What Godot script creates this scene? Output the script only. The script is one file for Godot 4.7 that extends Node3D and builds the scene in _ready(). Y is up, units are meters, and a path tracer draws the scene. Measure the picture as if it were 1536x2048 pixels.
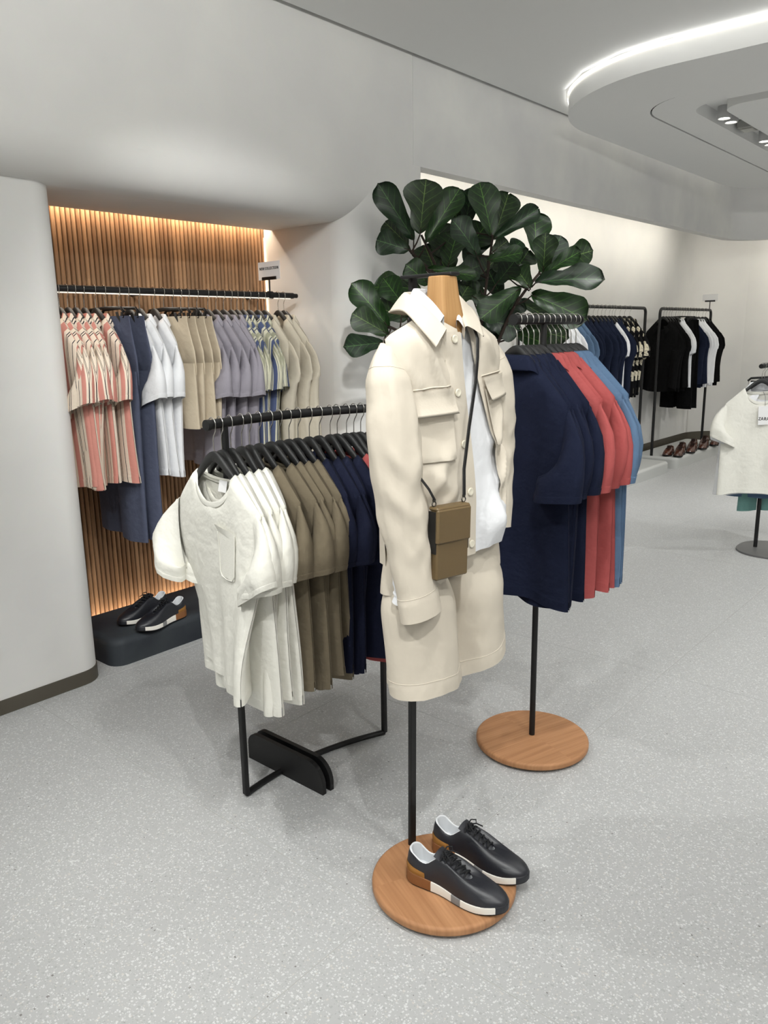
extends Node3D
# Clothing shop corner: plaster wall with a slatted niche, racks of clothes, a dressed display stand, a fiddle-leaf plant.

class MB:
	var v := PackedVector3Array()
	var n := PackedVector3Array()
	var uv := PackedVector2Array()
	var idx := PackedInt32Array()

	func grid(rows: Array, closed := false, uvs: Array = []) -> void:
		var rc := rows.size()
		var cc: int = rows[0].size()
		var cols := cc + 1 if closed else cc
		var base := v.size()
		for r in rc:
			var row: PackedVector3Array = rows[r]
			var up: PackedVector3Array = rows[maxi(r - 1, 0)]
			var dn: PackedVector3Array = rows[mini(r + 1, rc - 1)]
			for c in cols:
				var k := c % cc
				var a := (k + cc - 1) % cc if closed else maxi(k - 1, 0)
				var b := (k + 1) % cc if closed else mini(k + 1, cc - 1)
				var du := row[b] - row[a]
				var dv := dn[k] - up[k]
				if du.length_squared() < 1e-12:
					du = (dn[b] - dn[a]) if r < rc / 2 else (up[b] - up[a])
				var nn := du.cross(dv)
				v.append(row[k])
				n.append(nn.normalized() if nn.length_squared() > 1e-16 else Vector3.UP)
				if uvs.is_empty():
					uv.append(Vector2(float(c) / maxi(cols - 1, 1), float(r) / maxi(rc - 1, 1)))
				else:
					uv.append(uvs[r][c])
		for r in rc - 1:
			for c in cols - 1:
				var i := base + r * cols + c
				idx.append_array(PackedInt32Array([i, i + cols, i + 1, i + 1, i + cols, i + cols + 1]))

	func poly(pts: Array, nrm: Vector3) -> void:
		var base := v.size()
		var flip: bool = (pts[1] - pts[0]).cross(pts[2] - pts[0]).dot(nrm) > 0.0
		for p in pts:
			v.append(p)
			n.append(nrm)
			var an := nrm.abs()
			uv.append(Vector2(p.x, p.z) if an.y > an.x and an.y > an.z else (Vector2(p.z, p.y) if an.x > an.z else Vector2(p.x, p.y)))
		for i in range(1, pts.size() - 1):
			idx.append_array(PackedInt32Array([base, base + i + 1, base + i] if flip else [base, base + i, base + i + 1]))

	func flat2d(pts: PackedVector2Array, xf: Transform3D) -> void:
		var t := Geometry2D.triangulate_polygon(pts)
		for i in range(0, t.size(), 3):
			poly([xf * Vector3(pts[t[i]].x, pts[t[i]].y, 0), xf * Vector3(pts[t[i + 1]].x, pts[t[i + 1]].y, 0), xf * Vector3(pts[t[i + 2]].x, pts[t[i + 2]].y, 0)], xf.basis.z.normalized())

	func prism(pts: PackedVector2Array, xf: Transform3D, th: float) -> void:
		# extrudes along +-z of xf
		flat2d(pts, xf * Transform3D(Basis(), Vector3(0, 0, th / 2)))
		flat2d(pts, xf * Transform3D(Basis.from_scale(Vector3(1, 1, -1)), Vector3(0, 0, -th / 2)))
		var c := Vector2.ZERO
		for p in pts:
			c += p / pts.size()
		var cw := Geometry2D.is_polygon_clockwise(pts)
		for i in pts.size():
			var a := pts[i]
			var b := pts[(i + 1) % pts.size()]
			var e := (b - a).normalized()
			var o := Vector2(-e.y, e.x) if cw else Vector2(e.y, -e.x)
			poly([xf * Vector3(a.x, a.y, -th / 2), xf * Vector3(b.x, b.y, -th / 2), xf * Vector3(b.x, b.y, th / 2), xf * Vector3(a.x, a.y, th / 2)], (xf.basis * Vector3(o.x, o.y, 0)).normalized())

	func box(xf: Transform3D, size: Vector3, r := 0.003) -> void:
		var h := size / 2.0
		r = minf(r, minf(h.x, minf(h.y, h.z)) * 0.9)
		var pt := func(s: Vector3, ax: int) -> Vector3:
			var q := Vector3()
			for k in 3:
				q[k] = s[k] * (h[k] if k == ax else h[k] - r)
			return xf * q
		for ax in 3:
			var b := (ax + 1) % 3
			var c := (ax + 2) % 3
			for s in [-1.0, 1.0]:
				var q := []
				for e in [[-1, -1], [1, -1], [1, 1], [-1, 1]]:
					var g := Vector3()
					g[ax] = s
					g[b] = e[0]
					g[c] = e[1]
					q.append(pt.call(g, ax))
				var nn := Vector3()
				nn[ax] = s
				poly(q, (xf.basis * nn).normalized())
			for s in [-1.0, 1.0]:
				for t in [-1.0, 1.0]:
					var g0 := Vector3()
					g0[ax] = -1
					g0[b] = s
					g0[c] = t
					var g1 := g0
					g1[ax] = 1
					var nn := Vector3()
					nn[b] = s
					nn[c] = t
					poly([pt.call(g0, b), pt.call(g1, b), pt.call(g1, c), pt.call(g0, c)], (xf.basis * nn).normalized())
		for i in 8:
			var g := Vector3(1 if i & 1 else -1, 1 if i & 2 else -1, 1 if i & 4 else -1)
			poly([pt.call(g, 0), pt.call(g, 1), pt.call(g, 2)], (xf.basis * g).normalized())

	func tube(path: Array, rad, sides := 8, cap := true, squash := 1.0) -> void:
		var rows := []
		var t0: Vector3 = (path[1] - path[0]).normalized()
		var nx := t0.cross(Vector3(0.123, 0.31, 0.94)).normalized()
		if absf(t0.dot(Vector3(0.123, 0.31, 0.94))) > 0.95:
			nx = t0.cross(Vector3.RIGHT).normalized()
		for i in path.size():
			var t: Vector3 = (path[mini(i + 1, path.size() - 1)] - path[maxi(i - 1, 0)]).normalized()
			nx = (nx - t * nx.dot(t)).normalized()
			var ny := t.cross(nx)
			var rr: float = rad[i] if rad is Array else rad
			var row := PackedVector3Array()
			for k in sides:
				var a := TAU * k / sides
				row.append(path[i] + nx * cos(a) * rr + ny * sin(a) * rr * squash)
			rows.append(row)
		if cap:
			for e in [0, rows.size() - 1]:
				var pts := []
				for p in rows[e]:
					pts.append(p)
				poly(pts, ((path[0] - path[1]) if e == 0 else (path[-1] - path[-2])).normalized())
		grid(rows, true)

	func lathe(prof: Array, sides := 24, at := Vector3.ZERO) -> void:
		var rows := []
		for p in prof:
			var row := PackedVector3Array()
			for k in sides:
				row.append(at + Vector3(cos(TAU * k / sides) * p.x, p.y, sin(TAU * k / sides) * p.x))
			rows.append(row)
		grid(rows, true)

	func slab(outline: PackedVector2Array, h: float, er: float, at := Vector3.ZERO, under := 0.0) -> void:
		# outline in (x, z), rounded top edge (and lower edge when under > 0); outline is counted from its own centre
		var rows := []
		var lv := []
		if under > 0.0:
			for k in 4:
				var a := PI / 2 * k / 4.0
				lv.append([under * (1.0 - sin(a)), under * (1.0 - cos(a))])
			lv.append([0.0, under])
		else:
			lv.append([0.0, 0.0])
		for k in 7:
			var a := PI / 2 * k / 6.0
			lv.append([er * (1.0 - cos(a)), h - er + er * sin(a)])
		for l in lv:
			rows.append(MB.inset(outline, l[0], l[1], at))
		grid(rows, true)
		var top := []
		for p in rows[-1]:
			top.append(p)
		poly(top, Vector3.UP)
		var bot := []
		for p in rows[0]:
			bot.append(p)
		poly(bot, Vector3.DOWN)

	static func inset(o: PackedVector2Array, d: float, y: float, at: Vector3) -> PackedVector3Array:
		var row := PackedVector3Array()
		var m := o.size()
		for i in m:
			var e := (o[(i + 1) % m] - o[(i + m - 1) % m]).normalized()
			var q := o[i] + Vector2(-e.y, e.x) * d
			row.append(at + Vector3(q.x, y, q.y))
		return row

	func mesh() -> ArrayMesh:
		var a := []
		a.resize(Mesh.ARRAY_MAX)
		a[Mesh.ARRAY_VERTEX] = v
		a[Mesh.ARRAY_NORMAL] = n
		a[Mesh.ARRAY_TEX_UV] = uv
		a[Mesh.ARRAY_INDEX] = idx
		var am := ArrayMesh.new()
		am.add_surface_from_arrays(Mesh.PRIMITIVE_TRIANGLES, a)
		return am


var taken := {}
var M := {}
var G := {}
var wrinkle: ImageTexture
const ORD := ["first", "second", "third", "fourth", "fifth", "sixth", "seventh", "eighth", "ninth", "tenth", "eleventh", "twelfth"]


func numbered(called: String) -> String:
	if not taken.has(called):
		taken[called] = 0
		return called
	taken[called] += 1
	return "%s_%03d" % [called, taken[called]]


func thing(called: String, label: String, category: String, at := Vector3.ZERO, turn := 0.0, group := "") -> Node3D:
	var o := Node3D.new()
	o.name = numbered(called)
	add_child(o)
	o.position = at
	o.rotation.y = turn
	o.set_meta("label", label)
	o.set_meta("category", category)
	if group != "":
		o.set_meta("group", group)
	return o


func part(parent: Node3D, called: String, mesh, mat: Material, label := "") -> MeshInstance3D:
	var o := MeshInstance3D.new()
	o.name = called
	o.mesh = mesh.mesh() if mesh is MB else mesh
	o.material_override = mat
	parent.add_child(o, true)
	if label != "":
		o.set_meta("label", label)
	return o


func struct(called: String, mesh, mat: Material) -> MeshInstance3D:
	var o := part(self, called, mesh, mat)
	o.set_meta("kind", "structure")
	return o


func mat(c: Color, rough := 0.8, metal := 0.0) -> StandardMaterial3D:
	var m := StandardMaterial3D.new()
	m.albedo_color = c
	m.roughness = rough
	m.metallic = metal
	return m


func glow(c: Color, e: float) -> StandardMaterial3D:
	var m := mat(c, 0.5)
	m.emission_enabled = true
	m.emission = c
	m.emission_energy_multiplier = e
	return m


func tex(im: Image) -> ImageTexture:
	return ImageTexture.create_from_image(im)


func cloth(c: Color, per_metre := 4.0, depth := 0.5, rough := 0.92) -> StandardMaterial3D:
	var m := mat(c, rough)
	m.normal_enabled = true
	m.normal_texture = wrinkle
	m.normal_scale = depth
	m.uv1_scale = Vector3(per_metre, per_metre, 1)
	m.metallic_specular = 0.25
	return m


func noise(freq: float, octaves := 3, sd := 1) -> FastNoiseLite:
	var f := FastNoiseLite.new()
	f.noise_type = FastNoiseLite.TYPE_SIMPLEX_SMOOTH
	f.frequency = freq
	f.fractal_octaves = octaves
	f.seed = sd
	return f


func rrect(w: float, d: float, r: float, k := 6) -> PackedVector2Array:
	# counter-clockwise seen with x right, z up the page: inward is to the left of travel
	var o := PackedVector2Array()
	for q in 4:
		var cx := (w / 2 - r) * (1 if q == 0 or q == 3 else -1)
		var cz := (d / 2 - r) * (1 if q < 2 else -1)
		for i in k + 1:
			var a := PI / 2 * (q + float(i) / k)
			o.append(Vector2(cx + cos(a) * r, cz + sin(a) * r))
	return o


func circle(r: float, k := 40) -> PackedVector2Array:
	var o := PackedVector2Array()
	for i in k:
		o.append(Vector2(cos(TAU * i / k), sin(TAU * i / k)) * r)
	return o


func sm(a: float, b: float, x: float) -> float:
	return smoothstep(a, b, x)


func _ready() -> void:
	# camera
	var cam := Camera3D.new()
	cam.name = "camera"
	cam.transform = Transform3D(Basis(Vector3(0.756917, -0.015311, -0.653332), Vector3(-0.134593, 0.974641, -0.178773), Vector3(0.639501, 0.223250, 0.735662)), Vector3(0, 1.5, 0))
	cam.fov = rad_to_deg(2.0 * atan(1024.0 / 1570.0))
	cam.near = 0.02
	cam.far = 60.0
	add_child(cam)
	cam.current = true
	# surroundings and exposure: a closed room, so the background gives no light
	var we := WorldEnvironment.new()
	var env := Environment.new()
	env.background_mode = Environment.BG_COLOR
	env.background_color = Color(0.02, 0.02, 0.02)
	env.tonemap_mode = Environment.TONE_MAPPER_LINEAR
	env.tonemap_exposure = 0.59
	env.sdfgi_enabled = true
	env.ssao_enabled = true
	env.ssil_enabled = true
	we.environment = env
	add_child(we)
	# ceiling spots, wide cones added as unseen fill: place, aim, cone, energy, size
	for s in [
		[Vector3(-0.62, 2.84, -1.18), Vector3(-1.2, 0.9, -1.62), 36.0, 2.0, 0.03],
		[Vector3(0.1, 2.84, -0.3), Vector3(-2.0, 0.7, -1.45), 32.0, 4.4, 0.03],
		[Vector3(-0.9, 2.84, 0.5), Vector3(-1.5, 0.4, -1.9), 32.0, 3.1, 0.03],
		[Vector3(-2.1, 2.84, -0.7), Vector3(-1.1, 0.4, -1.7), 34.0, 2.4, 0.03],
		[Vector3(-0.6, 2.84, 0.6), Vector3(-1.1, 0.0, -0.6), 46.0, 0.8, 0.05],
		[Vector3(-0.95, 2.84, -1.35), Vector3(-3.3, 1.0, -2.6), 25.0, 6.0, 0.04],
		[Vector3(-1.3, 2.84, -0.3), Vector3(-3.1, 0.2, -1.2), 28.0, 1.6, 0.05],
		[Vector3(-0.2, 2.84, -3.0), Vector3(-1.5, 0.4, -3.6), 48.0, 2.2, 0.05],
		[Vector3(0.9, 2.84, -1.2), Vector3(0.6, 0.0, -1.6), 62.0, 2.7, 0.06],
		[Vector3(1.6, 2.84, 1.4), Vector3(1.4, 0.0, 1.0), 62.0, 2.7, 0.06],
		[Vector3(-1.6, 2.84, 1.6), Vector3(-1.6, 0.0, 1.4), 62.0, 2.4, 0.06],
		[Vector3(2.4, 2.84, -1.4), Vector3(2.3, 0.0, -1.6), 62.0, 2.7, 0.06],
		[Vector3(2.2, 2.84, -4.2), Vector3(2.2, 0.0, -4.4), 62.0, 2.7, 0.06],
		[Vector3(0.6, 2.84, -4.0), Vector3(0.2, 0.0, -4.4), 62.0, 3.4, 0.06],
		[Vector3(0.1, 2.84, -5.6), Vector3(-0.3, 0.0, -5.7), 60.0, 3.4, 0.06],
		[Vector3(0.1, 2.84, -7.6), Vector3(-0.6, 0.0, -7.7), 60.0, 3.6, 0.06],
		[Vector3(-0.9, 2.84, -8.3), Vector3(-1.8, 0.0, -8.8), 60.0, 3.2, 0.06],
		[Vector3(-1.5, 2.84, -3.6), Vector3(-1.5, 0.0, -4.6), 50.0, 2.0, 0.05],
		[Vector3(2.6, 2.84, -7.2), Vector3(2.6, 0.0, -7.3), 62.0, 2.7, 0.06],
	]:
		spot(s[0], s[1], s[2], s[3], s[4])
	textures()
	materials()
	print("materials")
	shell()
	niche()
	ceiling_island()
	print("shell")
	garments()
	print("garment meshes")
	curved_rack()
	wall_rail()
	polo_rack()
	print("racks")
	outfit()
	shoes()
	print("outfit")
	ficus()
	far_racks()
	print("all built")


func spot(at: Vector3, aim: Vector3, cone: float, e: float, sz: float) -> void:
	var l := SpotLight3D.new()
	l.name = "spot_or_fill_light"  # shared by the shop spots and the added fill lights
	l.light_energy = e
	l.light_color = Color(1.0, 1.0, 0.99)
	l.spot_angle = cone
	l.spot_angle_attenuation = 0.7
	l.spot_range = 14.0
	l.spot_attenuation = 2.0
	l.light_size = sz
	l.shadow_enabled = true
	add_child(l, true)
	l.look_at_from_position(at, aim, Vector3(0.01, 0, 1))


func strip(at: Vector3, look: Vector3, size: Vector2, e: float, c: Color) -> void:
	var l := AreaLight3D.new()
	l.name = "led_strip_light"
	l.light_energy = e
	l.light_color = c
	l.shadow_enabled = true
	l.set("area_range", 12.0)
	add_child(l, true)
	var up := Vector3.UP if absf(look.y) < 0.9 else Vector3.BACK
	# the strip's long side is its local x, or runs along z for strips that look up or down
	l.area_size = size if up == Vector3.UP else Vector2(size.y, size.x)
	l.look_at_from_position(at, at + look, up)


func textures() -> void:
	var nz := noise(0.012, 4, 7)
	var im := nz.get_seamless_image(256, 256)
	im.convert(Image.FORMAT_RGBA8)
	im.bump_map_to_normal_map(6.0)
	wrinkle = tex(im)


func materials() -> void:
	var rng := RandomNumberGenerator.new()
	rng.seed = 11
	# terrazzo: pale grey ground with light and dark chips
	var side := 2048
	var im := Image.create(side, side, false, Image.FORMAT_RGB8)
	im.fill(Color(0.695, 0.70, 0.70))
	for i in 42000:
		var big := rng.randf()
		var r := 3.5 + big * big * 8.0
		var t := rng.randf()
		var c := Color(0.805, 0.81, 0.807)
		if t < 0.30:
			c = Color(0.64, 0.645, 0.643)
		elif t < 0.42:
			c = Color(0.755, 0.745, 0.725)
		elif t < 0.427:
			c = Color(0.47, 0.46, 0.45)
		c = c.lightened(rng.randf() * 0.06)
		var px := rng.randi_range(0, side - 1)
		var py := rng.randi_range(0, side - 1)
		var w := maxi(1, int(r * rng.randf_range(0.5, 1.0)))
		var h := maxi(1, int(r * rng.randf_range(0.5, 1.0)))
		im.fill_rect(Rect2i(px, py, w, h), c)
		im.fill_rect(Rect2i(px + rng.randi_range(-1, 1), py + 1, w, maxi(1, h - 1)), c)
	var fl := mat(Color.WHITE, 0.42)
	fl.albedo_texture = tex(im)
	fl.uv1_triplanar = true
	fl.uv1_world_triplanar = true
	fl.uv1_scale = Vector3(0.8, 0.8, 0.8)
	fl.metallic_specular = 0.4
	M.floor = fl
	# plaster: warm white with faint trowel clouds
	M.plaster = plaster(Color(0.868, 0.865, 0.855), 0.02, 21)
	M.bulkhead = plaster(Color(0.862, 0.860, 0.853), 0.04, 5)
	M.ceiling = mat(Color(0.925, 0.926, 0.92), 0.9)
	M.reveal = mat(Color(0.12, 0.12, 0.12), 0.9)
	M.bronze = mat(Color(0.34, 0.32, 0.28), 0.5, 0.3)
	# oak, two grain pictures
	M.oak = oak(Color(0.715, 0.535, 0.385), Color(0.61, 0.435, 0.30), 3)
	M.neck = oak(Color(0.71, 0.56, 0.375), Color(0.62, 0.465, 0.295), 9)
	M.slat = [oak(Color(0.60, 0.48, 0.365), Color(0.50, 0.385, 0.28), 31), oak(Color(0.55, 0.425, 0.315), Color(0.45, 0.34, 0.24), 32), oak(Color(0.67, 0.535, 0.405), Color(0.54, 0.415, 0.30), 33)]
	M.black = mat(Color(0.075, 0.075, 0.078), 0.5, 0.2)
	M.hanger = mat(Color(0.085, 0.088, 0.09), 0.55)
	M.wire = mat(Color(0.75, 0.74, 0.72), 0.25, 1.0)
	M.stone = mat(Color(0.74, 0.745, 0.735), 0.6)
	var sl := plaster(Color(0.20, 0.215, 0.235), 0.35, 77)
	sl.roughness = 0.6
	M.slate = sl
	M.white = cloth(Color(0.90, 0.895, 0.86))
	M.purewhite = cloth(Color(0.90, 0.905, 0.915))
	M.olive = cloth(Color(0.42, 0.385, 0.32))
	M.navy = cloth(Color(0.085, 0.10, 0.17))
	M.polonavy = cloth(Color(0.075, 0.095, 0.165))
	M.coral = cloth(Color(0.615, 0.305, 0.30))
	M.blue = cloth(Color(0.335, 0.425, 0.53))
	M.grey = cloth(Color(0.58, 0.565, 0.60))
	M.beige = cloth(Color(0.755, 0.705, 0.62))
	M.sand = cloth(Color(0.76, 0.73, 0.665))
	M.chambray = cloth(Color(0.295, 0.315, 0.385))
	M.suit = cloth(Color(0.10, 0.125, 0.195))
	M.jet = cloth(Color(0.045, 0.045, 0.048))
	M.teal = cloth(Color(0.42, 0.58, 0.56))
	M.jacket = cloth(Color(0.82, 0.785, 0.725), 3.0, 0.25, 0.7)
	M.jacket.metallic_specular = 0.3
	M.button = mat(Color(0.90, 0.875, 0.80), 0.35)
	M.tag = mat(Color(0.92, 0.92, 0.92), 0.6)
	M.print = mat(Color(0.04, 0.04, 0.04), 0.7)
	# printed stripes
	M.pink = cloth(Color.WHITE, 1.0 / 0.105, 0.35)
	M.pink.albedo_texture = stripes([[0.0, 0.30, Color(0.78, 0.535, 0.49)], [0.44, 0.472, Color(0.16, 0.14, 0.16)], [0.52, 0.552, Color(0.16, 0.14, 0.16)], [0.80, 0.832, Color(0.16, 0.14, 0.16)]], Color(0.90, 0.84, 0.77))
	M.bluestripe = cloth(Color.WHITE, 1.0 / 0.10, 0.35)
	M.bluestripe.albedo_texture = stripes([[0.0, 0.30, Color(0.30, 0.34, 0.46)], [0.40, 0.44, Color(0.25, 0.27, 0.34)], [0.60, 0.80, Color(0.60, 0.60, 0.52)], [0.88, 0.92, Color(0.25, 0.27, 0.34)]], Color(0.78, 0.77, 0.69))
	# leaf print, black and cream
	var pi := Image.create(256, 256, false, Image.FORMAT_RGB8)
	pi.fill(Color(0.06, 0.06, 0.07))
	for i in 120:
		var a := rng.randf() * TAU
		var at := Vector2(rng.randf() * 256, rng.randf() * 256)
		var ln := rng.randf_range(20, 40)
		for k in int(ln):
			var f := k / ln
			var wd := 9.0 * sin(PI * f) * (0.6 + 0.4 * f)
			for j in range(-int(wd), int(wd) + 1):
				if absi(j) > 0 and (k + absi(j)) % 7 > 0:
					var q := at + Vector2(cos(a), sin(a)) * k + Vector2(-sin(a), cos(a)) * j
					pi.set_pixel(posmod(int(q.x), 256), posmod(int(q.y), 256), Color(0.86, 0.83, 0.74))
					pi.set_pixel(posmod(int(q.x) + 1, 256), posmod(int(q.y), 256), Color(0.86, 0.83, 0.74))
	M.leafprint = cloth(Color.WHITE, 1.0 / 0.8, 0.3)
	M.leafprint.albedo_texture = tex(pi)


func plaster(c: Color, amount: float, sd: int) -> StandardMaterial3D:
	var nz := noise(0.006, 5, sd)
	var im := nz.get_seamless_image(512, 512)
	im.convert(Image.FORMAT_RGB8)
	for y in 512:
		for x in 512:
			var g := (im.get_pixel(x, y).r - 0.5) * 2.0 * amount
			im.set_pixel(x, y, Color(c.r * (1 + g), c.g * (1 + g), c.b * (1 + g * 0.8)))
	var m := mat(Color.WHITE, 0.88)
	m.albedo_texture = tex(im)
	m.uv1_triplanar = true
	m.uv1_world_triplanar = true
	m.uv1_scale = Vector3(0.45, 0.45, 0.45)
	m.metallic_specular = 0.25
	return m


func oak(a: Color, b: Color, sd: int) -> StandardMaterial3D:
	var nz := noise(0.02, 4, sd)
	var n2 := noise(0.004, 2, sd + 1)
	var im := Image.create(256, 512, false, Image.FORMAT_RGB8)
	for y in 512:
		for x in 256:
			var w := n2.get_noise_2d(x * 2.0, y * 0.6) * 22.0
			var g := nz.get_noise_2d(x * 3.2 + w, y * 0.10) * 0.55 + nz.get_noise_2d(x * 11.0 + w * 2.0, y * 0.35 + 900) * 0.35
			im.set_pixel(x, y, a.lerp(b, clampf(0.5 + g, 0, 1)))
	var m := mat(Color.WHITE, 0.55)
	m.albedo_texture = tex(im)
	m.metallic_specular = 0.35
	return m


func stripes(bands: Array, ground: Color) -> ImageTexture:
	var im := Image.create(256, 4, false, Image.FORMAT_RGB8)
	im.fill(ground)
	for b in bands:
		im.fill_rect(Rect2i(int(b[0] * 256), 0, maxi(2, int((b[1] - b[0]) * 256)), 4), b[2])
	return tex(im)


func bx(x0: float, x1: float, y0: float, y1: float, z0: float, z1: float, r := 0.001) -> MB:
	var b := MB.new()
	b.box(Transform3D(Basis(), Vector3((x0 + x1) / 2, (y0 + y1) / 2, (z0 + z1) / 2)), Vector3(x1 - x0, y1 - y0, absf(z1 - z0)), r)
	return b


func shell() -> void:
	# floor: large terrazzo slabs on a bed of grout
	var grout := mat(Color(0.66, 0.66, 0.65), 0.9)
	var fl := struct("floor", bx(-3.95, 3.9, -0.14, -0.001, -11.6, 3.6), grout)
	var tb := MB.new()
	tb.box(Transform3D(), Vector3(0.9575, 0.02, 0.9575), 0.0012)
	var tm := tb.mesh()
	for i in range(-3, 6):
		for k in range(-6, 12):
			var t := part(fl, "tile", tm, M.floor)
			t.position = Vector3(-1.2 + 0.96 * i - 0.48, -0.01, -1.33 - 0.96 * k + 0.48)
	# outer walls, out of the picture except the far one
	struct("wall_right", bx(3.5, 3.7, -0.1, 3.3, -11.5, 3.5), M.plaster)
	struct("wall_front", bx(-3.9, 3.7, -0.1, 3.3, 3.2, 3.4), M.plaster)
	struct("ceiling_slab", bx(-3.95, 3.9, 3.25, 3.4, -11.6, 3.6), M.ceiling)
	# flat ceiling with a shadow gap against the walls
	struct("ceiling", bx(-2.972, 3.49, 2.99, 3.05, -9.52, 3.19, 0.002), M.ceiling)
	# left wall above the niche and beside it, soft edges round the opening
	var w := MB.new()
	var r := 0.16
	var ys := 2.085
	var zj := -3.22
	var zr := -3.82
	var zp := -3.752
	var steps := 10
	var sof := []
	var jam := []
	for k in steps + 1:
		var a := PI / 2 * k / steps
		var x := -3.0 - r * (1.0 - cos(a))
		var e := r * (1.0 - sin(a))
		var s := PackedVector3Array()
		var j := PackedVector3Array()
		for i in 5:
			s.append(Vector3(x, ys + e, lerpf(3.2, zj - e, i / 4.0)))
			j.append(Vector3(x, lerpf(ys + e, 0.0, i / 4.0), zj - e))
		sof.append(s)
		jam.append(j)
	w.grid(sof)
	w.grid(jam)
	# flat inner soffit and inner side
	w.poly([Vector3(-3.0 - r, ys, 3.2), Vector3(-3.0 - r, ys, zj), Vector3(-3.63, ys, zj), Vector3(-3.63, ys, 3.2)], Vector3.DOWN)
	w.poly([Vector3(-3.63, ys, 3.2), Vector3(-3.63, ys, zj), Vector3(-3.63, 2.2, zj), Vector3(-3.63, 2.2, 3.2)], Vector3.LEFT)
	w.poly([Vector3(-3.0 - r, ys, zj), Vector3(-3.0 - r, 0, zj), Vector3(-3.76, 0, zj), Vector3(-3.76, 2.25, zj), Vector3(-3.63, 2.25, zj), Vector3(-3.63, ys, zj)], Vector3.BACK)
	# face
	w.poly([Vector3(-3, ys + r, 3.2), Vector3(-3, 3.2, 3.2), Vector3(-3, 3.2, zj - r), Vector3(-3, ys + r, zj - r)], Vector3.RIGHT)
	w.poly([Vector3(-3, 0, zj - r), Vector3(-3, 3.2, zj - r), Vector3(-3, 3.2, zp), Vector3(-3, 0, zp)], Vector3.RIGHT)
	w.poly([Vector3(-3, 0, zp), Vector3(-3, 2.425, zp), Vector3(-3, 2.425, zr), Vector3(-3, 0, zr)], Vector3.RIGHT)
	w.poly([Vector3(-3, 0, zr), Vector3(-3, 2.425, zr), Vector3(-3.7, 2.425, zr), Vector3(-3.7, 0, zr)], Vector3.FORWARD)
	w.poly([Vector3(-3, 2.425, zp), Vector3(-3, 3.2, zp), Vector3(-3.02, 3.2, zp), Vector3(-3.02, 2.425, zp)], Vector3.FORWARD)
	w.poly([Vector3(-3.63, 2.2, 3.2), Vector3(-3.63, 2.2, zj), Vector3(-3.76, 2.2, zj), Vector3(-3.76, 2.2, 3.2)], Vector3.DOWN)
	struct("wall_left", w, M.plaster)
	# hanging bulkhead over the washed wall, turning the far corner with a soft bend
	var bh := MB.new()
	var path := []
	path.append(Vector2(-3.0, zp - 0.002))
	for k in 9:
		var a := PI / 2 * k / 8.0
		path.append(Vector2(-3.0 + 0.35 - 0.35 * cos(a), -9.2 - 0.35 * sin(a)))
	path.append(Vector2(3.5, -9.55))
	var rows := []
	for q in [[0.0, 3.2], [0.0, 2.425], [0.10, 2.425], [0.10, 3.2]]:
		var row := PackedVector3Array()
		for i in path.size():
			var e: Vector2 = (path[mini(i + 1, path.size() - 1)] - path[maxi(i - 1, 0)]).normalized()
			var o = Vector2(e.y, -e.x) * q[0]
			row.append(Vector3(path[i].x + o.x, q[1], path[i].y + o.y))
		rows.append(row)
	for i in 3:
		bh.grid([rows[i], rows[i + 1]])
	bh.poly([rows[0][0], rows[1][0], rows[2][0], rows[3][0]], Vector3.BACK)
	struct("wall_bulkhead", bh, M.bulkhead)
	# the washed wall behind it, with a rounded corner to the far wall
	var p2 := [Vector2(-3.68, zr + 0.02)]
	for k in 9:
		var a := PI / 2 * k / 8.0
		p2.append(Vector2(-3.68 + 0.5 - 0.5 * cos(a), -10.1 - 0.5 * sin(a)))
	p2.append(Vector2(3.5, -10.6))
	var side := p2.slice(0, 2)
	var corner := p2.slice(1, 10)
	var far := p2.slice(9)
	struct("wall_recess", sheet(side), M.plaster)
	struct("wall_corner", sheet(corner), M.plaster)
	struct("wall_back", sheet(far), M.plaster)
	struct("wall_niche_outer", bx(-3.95, -3.76, 0.0, 3.25, -3.84, 3.2), M.plaster)
	var p3 := p2.duplicate()
	p3[0] = Vector2(-3.68, zr)
	struct("baseboard_back", band(p3, -0.006, 0.18), M.bronze)
	struct("baseboard_left", bx(-3.004, -2.99, 0.0, 0.06, zj - r - 0.02, zr), M.bronze)
	# end pier of the niche, a rounded slab under the soffit
	var pr := MB.new()
	var po := []
	po.append(Vector2(-3.12, 3.2))
	for k in 13:
		var a := PI * k / 12.0
		po.append(Vector2(-3.22 + 0.10 * cos(a), -1.555 - 0.10 * sin(a)))
	po.append(Vector2(-3.32, 3.2))
	pr.grid([lift(po, 0.0, 2.10), lift(po, 0.0, 0.0)])
	struct("wall_pier", pr, M.plaster)
	struct("baseboard_pier", band(po, -0.005, 0.062), M.bronze)
	# light trough behind the bulkhead
	for k in 3:
		var z0 := -3.9 - k * 1.78
		var l := thing("led_strip", ["white light strip behind the bulkhead, the length over the potted plant", "white light strip behind the bulkhead, over the rack of navy jackets", "white light strip behind the bulkhead, over the rack of black jackets"][k], "light strip", Vector3(-3.16, 2.56, z0 - 0.85))
		var b := MB.new()
		b.box(Transform3D(), Vector3(0.03, 0.03, 1.7), 0.004)
		part(l, "diffuser", b, glow(Color(1.0, 0.95, 0.85), 1.5))
		strip(Vector3(-3.19, 2.555, z0 - 0.85), Vector3(-1.0, -0.75, 0), Vector2(1.7, 0.03), 1.15, Color(1.0, 0.975, 0.92))
	var lf := thing("led_strip", "white light strip behind the far end of the bulkhead", "light strip", Vector3(-1.8, 2.56, -9.72))
	var fb := MB.new()
	fb.box(Transform3D(), Vector3(2.0, 0.03, 0.03), 0.004)
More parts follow.
